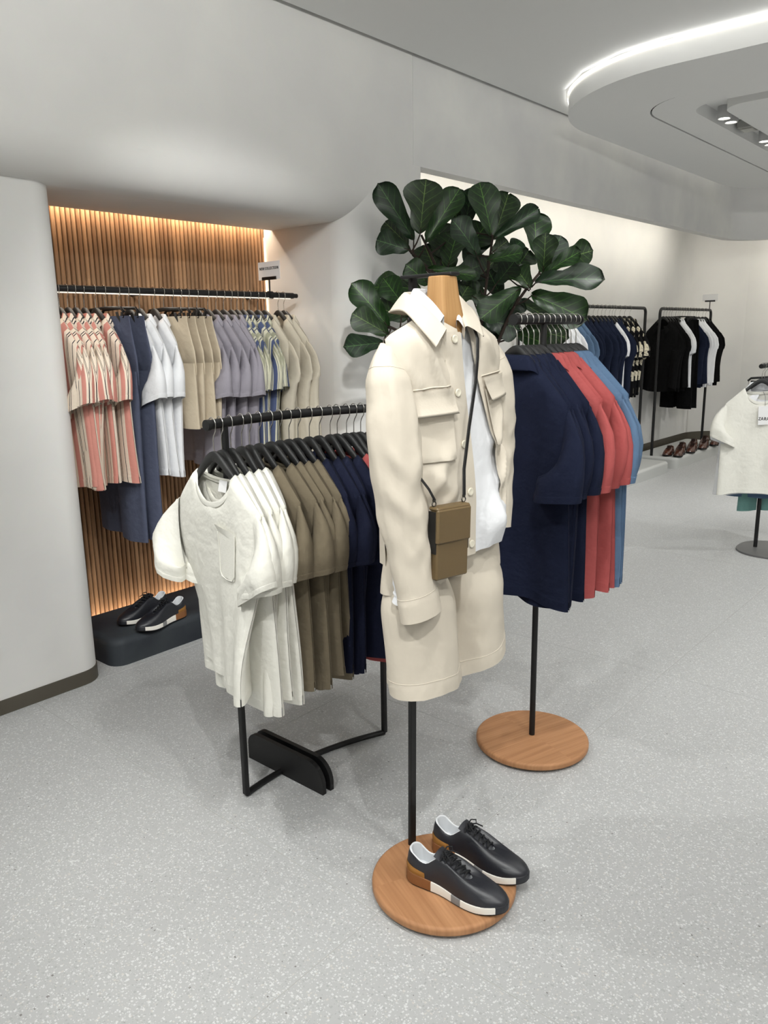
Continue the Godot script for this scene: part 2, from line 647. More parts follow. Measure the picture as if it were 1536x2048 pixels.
	part(lf, "diffuser", fb, glow(Color(1.0, 0.95, 0.85), 1.5))
	strip(Vector3(-1.8, 2.555, -9.75), Vector3(0, -0.75, -1), Vector2(2.0, 0.03), 3.4, Color(1.0, 0.975, 0.92))


func lift(p: Array, d: float, y: float, out := 0.0) -> PackedVector3Array:
	var row := PackedVector3Array()
	for i in p.size():
		var e: Vector2 = (p[mini(i + 1, p.size() - 1)] - p[maxi(i - 1, 0)]).normalized()
		var o := Vector2(e.y, -e.x) * (d + out)
		row.append(Vector3(p[i].x + o.x, y, p[i].y + o.y))
	return row


func sheet(p: Array) -> MB:
	var b := MB.new()
	b.grid([lift(p, 0.0, 3.25), lift(p, 0.0, 0.0)])
	b.grid([lift(p, 0.2, 3.25), lift(p, 0.2, 0.0)])
	return b


func band(p: Array, d: float, h: float) -> MB:
	var b := MB.new()
	b.grid([lift(p, 0.003, h), lift(p, d, h)])
	b.grid([lift(p, d, h), lift(p, d, 0.0)])
	return b


func niche() -> void:
	# slatted oak back
	var backing := mat(Color(0.16, 0.11, 0.075), 0.9)
	var bk := struct("wall_niche_back", bx(-3.76, -3.708, 0.0, 2.2, -3.22, 0.6), backing)
	var ms := []
	for q in 6:
		var b := MB.new()
		var rows := []
		var uvs := []
		for y in [2.19, 0.0]:
			var row := PackedVector3Array()
			var ur := PackedVector2Array()
			for k in 9:
				var a := PI * k / 8.0
				row.append(Vector3(sin(a) * 0.0125, y, cos(a) * 0.0112))
				ur.append(Vector2(q * 0.17 + k / 8.0 * 0.09, y * 0.45 + q * 0.3))
			rows.append(row)
			uvs.append(ur)
		b.grid(rows, false, uvs)
		ms.append(b.mesh())
	var rng := RandomNumberGenerator.new()
	rng.seed = 5
	var z := -3.208
	while z < -1.45:
		var s := part(bk, "slat", ms[rng.randi_range(0, 5)], M.slat[rng.randi_range(0, 2)])
		s.position = Vector3(-3.708, 0, z)
		z += 0.0255
	var wl := mat(Color(0.5, 0.35, 0.23), 0.7)
	struct("wall_niche_inner", bx(-3.708, -3.70, 0.0, 2.19, -1.45, 0.6), wl)
	# warm strips: above, at the side and behind the plinth
	var warm := Color(1.0, 0.90, 0.79)
	var gm := glow(Color(1.0, 0.91, 0.80), 2.0)
	var t := thing("led_strip", "warm light strip in the slot above the oak slats", "light strip", Vector3(-3.655, 2.125, -2.2))
	var b1 := MB.new()
	b1.box(Transform3D(), Vector3(0.02, 0.012, 2.0), 0.002)
	part(t, "diffuser", b1, gm)
	strip(Vector3(-3.655, 2.115, -2.2), Vector3(-0.55, -1, 0), Vector2(2.0, 0.012), 1.0, warm)
	var t2 := thing("led_strip", "warm upright light strip at the edge of the oak slats", "light strip", Vector3(-3.69, 1.05, -3.214))
	var b2 := MB.new()
	b2.box(Transform3D(), Vector3(0.014, 2.0, 0.008), 0.002)
	part(t2, "diffuser", b2, gm)
	strip(Vector3(-3.682, 1.05, -3.206), Vector3(-0.25, 0, 1), Vector2(0.012, 2.0), 0.10, warm)
	var t3 := thing("led_strip", "warm light strip on the floor behind the dark plinth", "light strip", Vector3(-3.66, 0.02, -2.3))
	var b3 := MB.new()
	b3.box(Transform3D(), Vector3(0.03, 0.012, 1.8), 0.002)
	part(t3, "diffuser", b3, gm)
	strip(Vector3(-3.66, 0.03, -2.3), Vector3(-0.35, 1, 0), Vector2(1.8, 0.02), 0.7, warm)
	# plinth
	var p := thing("plinth", "low dark slate plinth with rounded corners in front of oak slats", "plinth", Vector3(-3.38, 0, -2.46))
	var pb := MB.new()
	pb.slab(rrect(0.43, 1.46, 0.07, 8), 0.13, 0.035)
	part(p, "block", pb, M.slate)


func ring(o: PackedVector2Array, i: PackedVector2Array, y: float, up := false) -> MB:
	var b := MB.new()
	var r0 := PackedVector3Array()
	var r1 := PackedVector3Array()
	for k in o.size():
		r0.append(Vector3(o[k].x, y, o[k].y))
		r1.append(Vector3(i[k].x, y, i[k].y))
	b.grid([r1, r0] if up else [r0, r1], true)
	return b


func moved(o: PackedVector2Array, c: Vector2) -> PackedVector2Array:
	var q := PackedVector2Array()
	for p in o:
		q.append(p + c)
	return q


func wallring(b: MB, o: PackedVector2Array, y0: float, y1: float) -> void:
	var r0 := PackedVector3Array()
	var r1 := PackedVector3Array()
	for p in o:
		r0.append(Vector3(p.x, y0, p.y))
		r1.append(Vector3(p.x, y1, p.y))
	b.grid([r0, r1], true)


func island(c: Vector2, size: Vector2, label: String, cuts: int, power: float) -> void:
	var yb := 2.865
	var rad := 1.05
	var tilt := 0.12 if c.y < -2 else 0.5
	var o0 := moved(rrect(size.x, size.y, rad, 14), c)
	var g0 := moved(rrect(size.x - 1.04, size.y - 1.2, 0.42, 14), c)
	var g1 := moved(rrect(size.x - 1.06, size.y - 1.22, 0.41, 14), c)
	var t0 := moved(rrect(size.x - 1.54, size.y - 1.78, 0.22, 14), c)
	var t1 := moved(rrect(size.x - 1.86, size.y - 2.10, 0.16, 14), c)
	var isl := struct("ceiling_island" if c.y < -2 else "ceiling_island_added", ring(o0, g0, yb), M.ceiling)
	var sd := MB.new()
	wallring(sd, o0, yb, 2.985)
	wallring(sd, g0, yb, 2.90)
	part(isl, "rim", sd, M.ceiling)
	part(isl, "inner_panel", ring(g1, t0, yb + 0.003), M.ceiling)
	part(isl, "groove", ring(moved(rrect(size.x - 0.96, size.y - 1.10, 0.44, 14), c), moved(rrect(size.x - 1.16, size.y - 1.32, 0.4, 14), c), 2.89), M.reveal)
	var tr := MB.new()
	wallring(tr, t0, yb + 0.003, 2.95)
	wallring(tr, t1, yb + 0.003, 2.95)
	var ra := PackedVector3Array()
	var rb := PackedVector3Array()
	for k in t0.size():
		ra.append(Vector3(t0[k].x, 2.95, t0[k].y))
		rb.append(Vector3(t1[k].x, 2.95, t1[k].y))
	tr.grid([ra, rb], true)
	part(isl, "light_trough", tr, M.ceiling)
	var md := MB.new()
	md.flat2d(t1, Transform3D(Basis(Vector3.RIGHT, Vector3(0, 0, 1), Vector3.DOWN), Vector3(0, yb + 0.003, 0)))
	part(isl, "centre_panel", md, M.ceiling)
	# glowing line under the ceiling, on top of the rim
	var lo := moved(rrect(size.x + 0.02, size.y + 0.02, rad + 0.01, 14), c)
	var lr := thing("led_strip", label, "light strip", Vector3.ZERO)
	var lb := MB.new()
	wallring(lb, lo, 2.966, 2.9895)
	part(lr, "diffuser", lb, glow(Color(1.0, 0.99, 0.96), 2.0))
	var white := Color(1.0, 1.0, 0.985)
	var hx := size.x / 2 - rad
	var hz := size.y / 2 - rad
	for q in 4:
		var d := Vector2(cos(PI / 2 * q), sin(PI / 2 * q))
		var ln := (hz if q % 2 == 0 else hx) * 2.0
		var at := c + Vector2(d.x * size.x / 2, d.y * size.y / 2) + d * 0.014
		strip(Vector3(at.x, 2.978, at.y), Vector3(d.x, tilt, d.y), Vector2(ln, 0.02), power * ln * ((0.08 if c.y < -2 else 0.3) if q == 2 else 1.0), white)
		for k in cuts:
			var a := PI / 2 * (q + (k + 0.5) / cuts)
			var e := Vector2(cos(a), sin(a))
			var cc := c + Vector2(hx * (1 if q == 0 or q == 3 else -1), hz * (1 if q < 2 else -1))
			var w := (rad + 0.014) * PI / 2 / cuts
			strip(Vector3(cc.x + e.x * (rad + 0.016), 2.978, cc.y + e.y * (rad + 0.016)), Vector3(e.x, tilt, e.y), Vector2(w, 0.02), power * w * (lerpf(1.0, 0.08, clampf(-e.x * 1.2, 0, 1)) if c.y < -2 else 1.0), white)


func ceiling_island() -> void:
	# dropped oval lit from its rim; near edge z -4.5, left edge x -2.86
	island(Vector2(-0.93, -6.95), Vector2(3.86, 4.9), "bright white light line round the oval ceiling island", 5, 0.13)
	# added unseen twin over the near aisle, its strong rim brightens the ceiling
	island(Vector2(0.75, 0.75), Vector2(4.4, 3.6), "white light line round the added unseen ceiling island over the near aisle", 3, 3.2)
	# spot fittings in the trough
	var n := 0
	for z in [-5.88, -6.02, -6.80, -6.95]:
		var s := thing("track_spotlight", ["lit ceiling spotlight nearest the bend of the trough", "lit ceiling spotlight, second along the trough", "lit ceiling spotlight beyond the square blank in the trough", "lit ceiling spotlight, furthest shown along the trough"][n], "spotlight", Vector3(-2.01, 2.95, z), 0.0, "spotlights in the ceiling trough")
		var can := MB.new()
		can.lathe([Vector2(0.0, 0.0), Vector2(0.045, 0.0), Vector2(0.047, -0.075), Vector2(0.04, -0.08), Vector2(0.038, -0.06)], 20)
		part(s, "housing", can, mat(Color(0.8, 0.8, 0.8), 0.4))
		var ls := MB.new()
		ls.lathe([Vector2(0.038, -0.062), Vector2(0.03, -0.074), Vector2(0.0, -0.078)], 20)
		part(s, "lamp_lens", ls, glow(Color(1, 0.99, 0.96), 9.0))
		spot(Vector3(-2.01, 2.865, z), Vector3(-3.2 if n < 2 else -2.6, 0.5, z - 0.8 if n % 2 == 0 else z + 0.6), 36.0, 1.8, 0.035)
		n += 1
	var bl := thing("ceiling_blank", "square grey blank between the spotlights in the ceiling trough", "ceiling panel", Vector3(-2.01, 2.95, -6.4))
	var bb := MB.new()
	bb.box(Transform3D(Basis(), Vector3(0, -0.03, 0)), Vector3(0.12, 0.06, 0.16), 0.006)
	part(bl, "housing", bb, mat(Color(0.62, 0.62, 0.60), 0.6))
	var b2 := MB.new()
	b2.box(Transform3D(Basis(), Vector3(0, -0.063, 0)), Vector3(0.085, 0.008, 0.11), 0.003)
	part(bl, "plate", b2, mat(Color(0.72, 0.72, 0.7), 0.5))


# ---------------------------------------------------------------- hung clothes
# A garment hangs with its rail at the origin, shoulders along x, front towards +z.
const ARCH := -0.076


func yh(x: float) -> float:
	return ARCH - 0.93 * (sqrt(x * x + 0.0009) - 0.03)


func make_top(o: Dictionary) -> Dictionary:
	var rng := RandomNumberGenerator.new()
	rng.seed = o.get("seed", 1)
	var nw: float = o.get("neck", 0.085)
	var sw: float = o.get("shoulder", 0.215)
	var cw: float = o.get("chest", 0.245)
	var hw: float = o.get("hem", 0.25)
	var ln: float = o.get("length", 0.70)
	var fa: float = o.get("fold", 0.02)
	var thick: float = o.get("thick", 0.026)
	var fd: float = o.get("front_drop", 0.085)
	var bd: float = o.get("back_drop", 0.025)
	var p1 := rng.randf() * TAU
	var p2 := rng.randf() * TAU
	var p3 := rng.randf() * TAU
	var k1 := rng.randf_range(0.9, 1.5)
	var k2 := rng.randf_range(2.2, 3.2)
	var curl := rng.randf_range(-0.03, 0.03)
	var ynk := yh(nw)
	var yb := ynk - ln
	var cols: Array = []
	for i in 10:
		cols.append(-1.0 + (1.0 - nw / sw) * pow(i / 10.0, 1.5))
	for i in 13:
		cols.append(-nw / sw + 2.0 * nw / sw * i / 12.0)
	for i in range(1, 11):
		cols.append(1.0 - (1.0 - nw / sw) * pow(1.0 - i / 10.0, 1.5))
	var twist: float = deg_to_rad(o.get("twist", rng.randf_range(-7, 7)))
	var vs: Array = [0.0, 0.02, 0.05, 0.09, 0.14, 0.19, 0.25, 0.32, 0.39, 0.46, 0.53, 0.60, 0.67, 0.74, 0.80, 0.86, 0.91, 0.948, 0.953, 0.958, 0.98, 1.0]
	var body := MB.new()
	var wid := func(v: float) -> float:
		return lerpf(lerpf(sw, cw, sm(0.0, 0.30, v)), hw, sm(0.3, 1.0, v))
	var ctr := func(x: float, v: float) -> float:
		var u := x / sw
		var am := fa * sm(0.1, 1.0, v)
		return am * (0.75 * sin(TAU * k1 * u * 0.5 + p1 + v * 0.8) + 0.35 * sin(TAU * k2 * u * 0.5 + p2 - v)) + curl * u * u * v
	for side in [1.0, -1.0]:
		var rows := []
		var uvs := []
		for v in vs:
			var row := PackedVector3Array()
			var ur := PackedVector2Array()
			var w: float = wid.call(v)
			var hemstep := 0.0012 if v > 0.95 else 0.0
			for u in cols:
				var x0: float = u * sw
				var yt := yh(x0) + 0.007
				if absf(x0) < nw - 1e-5:
					yt = ynk - (fd if side > 0 else bd) * pow(1.0 - pow(absf(x0) / nw, 2.2), 0.62)
				var x: float = u * w
				var sag = 0.012 * sin(u * 2.3 + p3) * v
				var y := lerpf(yt, yb + sag, v)
				var r := clampf(v / 0.16, 0, 1)
				var th := lerpf(0.011, thick, sqrt(r * (2 - r))) * sqrt(maxf(0.0, 1.0 - pow(absf(u), 5.0)))
				th += 0.009 * sm(0.3, 1.0, v) * sin(TAU * k2 * 0.5 * u + p3 + side) * (1 - u * u)
				th = maxf(th, 0.0) + 0.0006
				if v == 0.0 and absf(x0) > nw - 1e-4:
					th = 0.0
				var z: float = side * (th + hemstep) + ctr.call(x0, v)
				if absf(x0) < nw:
					z += side * 0.014 * (1 - absf(x0) / nw) * (1 - sm(0.0, 0.2, v))
				row.append(Vector3(x, y, z).rotated(Vector3.UP, twist * sm(0.1, 0.9, v)))
				ur.append(Vector2(x + (0.0 if side > 0 else 0.37), y))
			rows.append(row)
			uvs.append(ur)
		if side < 0:
			for i in rows.size():
				var rv: PackedVector3Array = rows[i]
				rv.reverse()
				var uu: PackedVector2Array = uvs[i]
				uu.reverse()
				rows[i] = rv
				uvs[i] = uu
		body.grid(rows, false, uvs)
	var out := {"body": body.mesh(), "sleeves": []}
	# sleeves
	var al: float = deg_to_rad(o.get("sleeve_angle", 30.0))
	var sl: float = o.get("sleeve", 0.225)
	var ew: float = o.get("cuff", 0.082)
	var ah: float = o.get("armhole", 0.115)
	for s in [-1.0, 1.0]:
		var sv := MB.new()
		var tip := Vector2(sw + 0.002, yh(sw) + 0.008)
		var pit := Vector2(cw - 0.012, tip.y - ah * 2.0)
		var va := clampf((yh(sw) - pit.y) / (yh(sw) - yb), 0.0, 1.0)
		var c0 := (tip + pit) / 2 - Vector2(0.012, 0)
		var a1 := al + deg_to_rad(rng.randf_range(-7, 6))
		var tipe := tip + Vector2(sin(a1), -cos(a1)) * sl
		var ea := a1 - deg_to_rad(4) + deg_to_rad(rng.randf_range(-9, 9))
		var e1e := Vector2(cos(ea), sin(ea))
		var c1 := tipe - e1e * ew
		var e10 := (tip - pit).normalized()
		var zb: float = o.get("swing", 0.032) + rng.randf_range(-0.012, 0.012)
		var ph := rng.randf() * TAU
		var rows := []
		var uvs := []
		var long: bool = sl > 0.4
		var vv: Array = [0.0, 0.06, 0.10, 0.112, 0.124, 0.17, 0.24, 0.36, 0.48, 0.60, 0.72, 0.82, 0.88, 0.893, 0.90, 0.95, 1.0]
		if long:
			vv = [0.0, 0.03, 0.045, 0.051, 0.057, 0.08, 0.12, 0.18, 0.25, 0.32, 0.40, 0.48, 0.56, 0.64, 0.72, 0.80, 0.86, 0.895, 0.90, 0.905, 0.95, 1.0]
		for v in vv:
			var row := PackedVector3Array()
			var ur := PackedVector2Array()
			var t := sm(0.0, 0.75, v) if not long else sm(0.0, 0.35, v)
			var e1 := e10.lerp(e1e, t).normalized()
			var c: Vector2
			if long:
				# root, then a gentle bend to the cuff
				c = c0.lerp(c0.lerp(c1, 0.3) + Vector2(0.02, 0.05), sm(0.0, 0.4, v)) if v < 0.4 else (c0.lerp(c1, 0.3) + Vector2(0.02, 0.05)).lerp(c1, (v - 0.4) / 0.6)
			else:
				c = c0.lerp(c1, v) + Vector2(0.014, 0.012) * sin(PI * v)
			var a := lerpf(ah * 1.02, ew, sm(0.0, 0.6, v))
			var b := lerpf(0.014, o.get("open", 0.042), sm(0.0, 0.6, v))
			var zc: float = ctr.call(s * sw, va * (1 - v) + v * 0.5) * (1 - v) + zb * sm(0.0, 0.7, v)
			for k in 20:
				var q := TAU * k / 20.0
				var rip := 1.0 + 0.24 * sm(0.2, 1.0, v) * sin(3 * q + ph) + (0.07 * sin(9 * v + 2 * q + ph) if long else 0.0)
				var hs := 1.02 if v > 0.895 else (1.03 if v == 0.112 or v == 0.051 else 1.0)
				var pp := c + e1 * cos(q) * a * hs
				row.append(Vector3(s * pp.x, pp.y, zc + sin(q) * b * rip * hs))
			for k in 21:
				ur.append(Vector2(a * 2.0 * absf(1.0 - 2.0 * (k / 20.0)) * 1.3 + 0.02, -v * sl))
			rows.append(row)
			uvs.append(ur)
		sv.grid(rows, true, uvs)
		out.sleeves.append(sv.mesh())
	# neck band or fold-over collar
	var col := MB.new()
	var loop := []
	var m := 44
	for i in m:
		var q := TAU * i / m
		var x := sin(q) * nw * 1.0
		var fr := cos(q) >= 0.0
		var y := ynk - (fd if fr else bd) * pow(maxf(0.0, 1.0 - pow(absf(sin(q)), 2.2)), 0.62)
		var z := (0.028 if fr else -0.026) * pow(absf(cos(q)), 0.7)
		loop.append(Vector3(x, y, z))
	if o.get("collar", false):
		var rows2 := []
		for j in 8:
			rows2.append(PackedVector3Array())
		var uv2 := []
		for j in 8:
			uv2.append(PackedVector2Array())
		var fall: float = o.get("fall", 0.062)
		for i in 41:
			var q := deg_to_rad(lerpf(22.0, 338.0, i / 40.0))
			var bk := 0.5 - 0.5 * cos(q)
			var d := Vector3(sin(q), 0, cos(q))
			var base := Vector3(sin(q) * nw * 0.98, ynk - lerpf(fd * 0.75, bd, sm(0.1, 0.8, bk)), cos(q) * 0.034)
			var fold := base + Vector3(-d.x * 0.006, lerpf(0.012, 0.052, sm(0.15, 0.8, bk)), -d.z * 0.004)
			var tipf := 1.0 + 0.55 * (1.0 - sm(0.0, 0.22, bk))
			var edge := fold + Vector3(d.x * 0.042 + sign(d.x) * 0.03 * (1 - sm(0.0, 0.3, bk)), -fall * tipf * 0.92, d.z * 0.022 + (0.012 if d.z > 0 else -0.004))
			var pr := [base, base.lerp(fold, 0.6), fold, fold + (edge - fold) * 0.06 + Vector3(d.x, 0, d.z) * 0.008, fold.lerp(edge, 0.4) + Vector3(d.x, 0, d.z) * 0.006, fold.lerp(edge, 0.75) + Vector3(d.x, 0, d.z) * 0.004, edge, edge - Vector3(d.x, -0.3, d.z) * 0.004]
			for j in 8:
				rows2[j].append(pr[j])
				uv2[j].append(Vector2(j * 0.012, i * 0.012))
		col.grid(rows2, false, uv2)
	else:
		var rows3 := []
		for j in 6:
			var row := PackedVector3Array()
			var a := TAU * j / 6.0
			for i in m:
				var p: Vector3 = loop[i]
				var q2 := TAU * i / m
				var od := Vector3(sin(q2) * 0.5, 0, 0.5 * cos(q2)).normalized()
				row.append(p + Vector3(0, cos(a) * 0.0105 - 0.005, 0) + od * (sin(a) * 0.002 + 0.002))
			rows3.append(row)
		rows3.append(rows3[0])
		col.grid(rows3, true)
	out.collar = col.mesh()
	return out


func make_legs(o: Dictionary) -> Dictionary:
	# trousers or shorts held by the waist; waist at y 0
	var rng := RandomNumberGenerator.new()
	rng.seed = o.get("seed", 1)
	var w: float = o.get("waist", 0.20)
	var hip: float = o.get("hip", 0.25)
	var rise: float = o.get("rise", 0.30)
	var ln: float = o.get("length", 1.0)
	var lw: float = o.get("leg", 0.11)
	var out := {}
	var hp := MB.new()
	var rows := []
	var uvs := []
	for v in [0.0, 0.1, 0.115, 0.13, 0.35, 0.6, 0.85, 1.0]:
		var row := PackedVector3Array()
		var ur := PackedVector2Array()
		for k in 32:
			var a := TAU * k / 32.0
			var ww := lerpf(w, hip, sm(0, 0.8, v))
			row.append(Vector3(cos(a) * ww, -v * rise, sin(a) * (lerpf(0.012, 0.026, sm(0.0, 0.6, v)) - 0.016 * sm(0.7, 1.0, v)) + 0.010 * sin(cos(a) * 5.0 + v)))
		for k in 33:
			ur.append(Vector2(cos(TAU * k / 32.0) * w, -v * rise))
		rows.append(row)
		uvs.append(ur)
	hp.grid(rows, true, uvs)
	out.waist = hp.mesh()
	out.legs = []
	for s in [-1.0, 1.0]:
		var lg := MB.new()
		var lr := []
		var lu := []
		var ph := rng.randf() * TAU
		var lean := rng.randf_range(-0.03, 0.03)
		for v in [0.0, 0.08, 0.2, 0.35, 0.5, 0.65, 0.8, 0.9, 0.945, 0.95, 0.955, 1.0]:
			var row := PackedVector3Array()
			var ur := PackedVector2Array()
			var c := Vector3(s * lerpf(hip * 0.5, hip * 0.5 + 0.01, v) + lean * v, lerpf(-rise * 0.8, -ln, v), s * 0.014)
			var hw := lerpf(hip * 0.49, lw, sm(0, 0.6, v))
			for k in 24:
				var a := TAU * k / 24.0
				var rp := 1.0 + 0.2 * sin(2 * a + ph + v * 3) + 0.12 * sin(5 * a + ph)
				row.append(c + Vector3(cos(a) * hw * (1.012 if v > 0.945 else 1.0), 0, sin(a) * 0.03 * rp * lerpf(0.45, 1.0, sm(0.0, 0.25, v)) + 0.010 * sin(cos(a) * 2.5 + s * 2.5) * (1 - v)))
			for k in 25:
				ur.append(Vector2(cos(TAU * k / 24.0) * hw, c.y))
			lr.append(row)
			lu.append(ur)
		lg.grid(lr, true, lu)
		out.legs.append(lg.mesh())
	return out


func garments() -> void:
	# hanger: wire hook over the rail and a black arched body
	var hk := MB.new()
	var path := []
	for k in 11:
		var a := lerpf(-0.5, PI, k / 10.0)
		path.append(Vector3(-cos(a) * 0.019, sin(a) * 0.019 + 0.001, 0))
	path.append(Vector3(0.016, -0.018, 0))
	path.append(Vector3(0.004, -0.034, 0))
	path.append(Vector3(0.0, -0.045, 0))
	path.append(Vector3(0.0, -0.080, 0))
	hk.tube(path, 0.0017, 6)
	G.hook = hk.mesh()
	var bd := MB.new()
	var rows := []
	for j in 9:
		var row := PackedVector3Array()
		var a := TAU * j / 8.0
		for i in 33:
			var x := lerpf(-0.212, 0.212, i / 32.0)
			var th := lerpf(0.030, 0.020, absf(x) / 0.212)
			if i == 0 or i == 32:
				th *= 0.5
			var cy := yh(x) - 0.002 - th / 2
			row.append(Vector3(x, cy + th / 2 * clampf(cos(a) * 1.3, -1, 1), lerpf(0.0075, 0.005, sm(0.06, 0.1, absf(x))) * clampf(sin(a) * 1.3, -1, 1)))
		rows.append(row)
	bd.grid(rows)
	G.arms = bd.mesh()
	# clip hanger: straight bar and two clips
	var br := MB.new()
	br.tube([Vector3(-0.17, -0.10, 0), Vector3(-0.15, -0.084, 0), Vector3(0, -0.079, 0), Vector3(0.15, -0.084, 0), Vector3(0.17, -0.10, 0)], 0.007, 8)
	br.tube([Vector3(-0.165, -0.098, 0), Vector3(-0.165, -0.125, 0), Vector3(0.165, -0.125, 0), Vector3(0.165, -0.098, 0)], 0.0022, 6)
	G.bar = br.mesh()
	var cl := MB.new()
	cl.box(Transform3D(Basis(Vector3.RIGHT, 0.2), Vector3(0, -0.02, 0.008)), Vector3(0.022, 0.05, 0.004), 0.001)
	cl.box(Transform3D(Basis(Vector3.RIGHT, -0.2), Vector3(0, -0.02, -0.008)), Vector3(0.022, 0.05, 0.004), 0.001)
	G.clip = cl.mesh()
	# kinds of clothes, a few cuts of each
	for i in 6:
		G["tee%d" % i] = make_top({"seed": 10 + i, "length": 0.68 + 0.008 * i, "fold": 0.015 + 0.002 * i, "hem": 0.23, "chest": 0.228, "neck": 0.1, "sleeve_angle": 21.0, "cuff": 0.088, "open": 0.05} if i > 0 else {"seed": 10, "neck": 0.1, "open": 0.05, "length": 0.655, "sleeve": 0.205, "fold": 0.012, "twist": -20.0, "hem": 0.22, "chest": 0.225, "sleeve_angle": 31.0})
	for i in 4:
		G["polo%d" % i] = make_top({"seed": 30 + i, "collar": true, "length": 0.74, "fold": 0.02, "sleeve": 0.26, "sleeve_angle": 16.0, "cuff": 0.085, "shoulder": 0.225, "chest": 0.235, "hem": 0.225, "armhole": 0.125, "fall": 0.05})
		G["backpolo%d" % i] = make_top({"seed": 40 + i, "collar": true, "length": 0.78, "fold": 0.02, "sleeve": 0.29, "sleeve_angle": 14.0, "cuff": 0.088, "shoulder": 0.225, "chest": 0.228, "hem": 0.225, "armhole": 0.125, "fall": 0.05, "swing": -0.034})
		G["camp%d" % i] = make_top({"seed": 50 + i, "collar": true, "length": 0.72, "fold": 0.017, "sleeve": 0.25, "sleeve_angle": 20.0, "cuff": 0.092, "open": 0.046, "chest": 0.23, "hem": 0.235, "fall": 0.06})
		G["long%d" % i] = make_top({"seed": 70 + i, "collar": true, "length": 0.74, "fold": 0.016, "sleeve": 0.60, "sleeve_angle": 10.0, "cuff": 0.055, "open": 0.03, "thick": 0.03, "fall": 0.06})
	for i in 2:
		G["pants%d" % i] = make_legs({"seed": 90 + i, "length": 1.02})
		G["shorts%d" % i] = make_legs({"seed": 95 + i, "length": 0.52, "leg": 0.135, "hip": 0.27, "rise": 0.27})
		G["slim%d" % i] = make_legs({"seed": 98 + i, "length": 0.98, "leg": 0.09, "waist": 0.17, "hip": 0.20})
	G.legcut = 0


func hanger(at: Vector3, yaw: float, label: String, group: String, clips := false) -> Node3D:
	var h := thing("hanger", label, "hanger", at, yaw, group)
	part(h, "hook", G.hook, M.wire)
	if clips:
		part(h, "bar", G.bar, M.hanger)
		for s in [-1.0, 1.0]:
			var c := part(h, "clip", G.clip, M.hanger)
			c.position = Vector3(s * 0.13, -0.105, 0)
	else:
		part(h, "body", G.arms, M.hanger)
		hung += 1
		sway(h)
		hung -= 1
	return h


func sway(t: Node3D) -> void:
	t.rotation.z = 0.022 * sin(hung * 12.9)
	t.rotation.x = 0.02 * sin(hung * 7.3)
	t.scale = Vector3(1.0 + 0.03 * sin(hung * 3.7), 1.0, 1.0)


func top(called: String, cut: String, m: Material, at: Vector3, yaw: float, label: String, cat: String, group: String) -> Node3D:
	var g: Dictionary = G[cut]
	var t := thing(called, label, cat, at, yaw, group)
	hung += 1
	sway(t)
	part(t, "body", g.body, m)
	part(t, "sleeve", g.sleeves[0], m)
	part(t, "sleeve", g.sleeves[1], m)
	part(t, "collar", g.collar, m)
	return t


func legs(called: String, cut: String, m: Material, at: Vector3, yaw: float, label: String, cat: String, group: String) -> Node3D:
	var g: Dictionary = G[cut]
	var t := thing(called, label, cat, at + Vector3(0, -0.118, 0), yaw, group)
	part(t, "waistband", g.waist, m)
	part(t, "leg", g.legs[0], m)
	part(t, "leg", g.legs[1], m)
	return t


func rail_x(z: float) -> float:
	return -1.905 + 0.53 * (z + 1.62) * (z + 1.62)


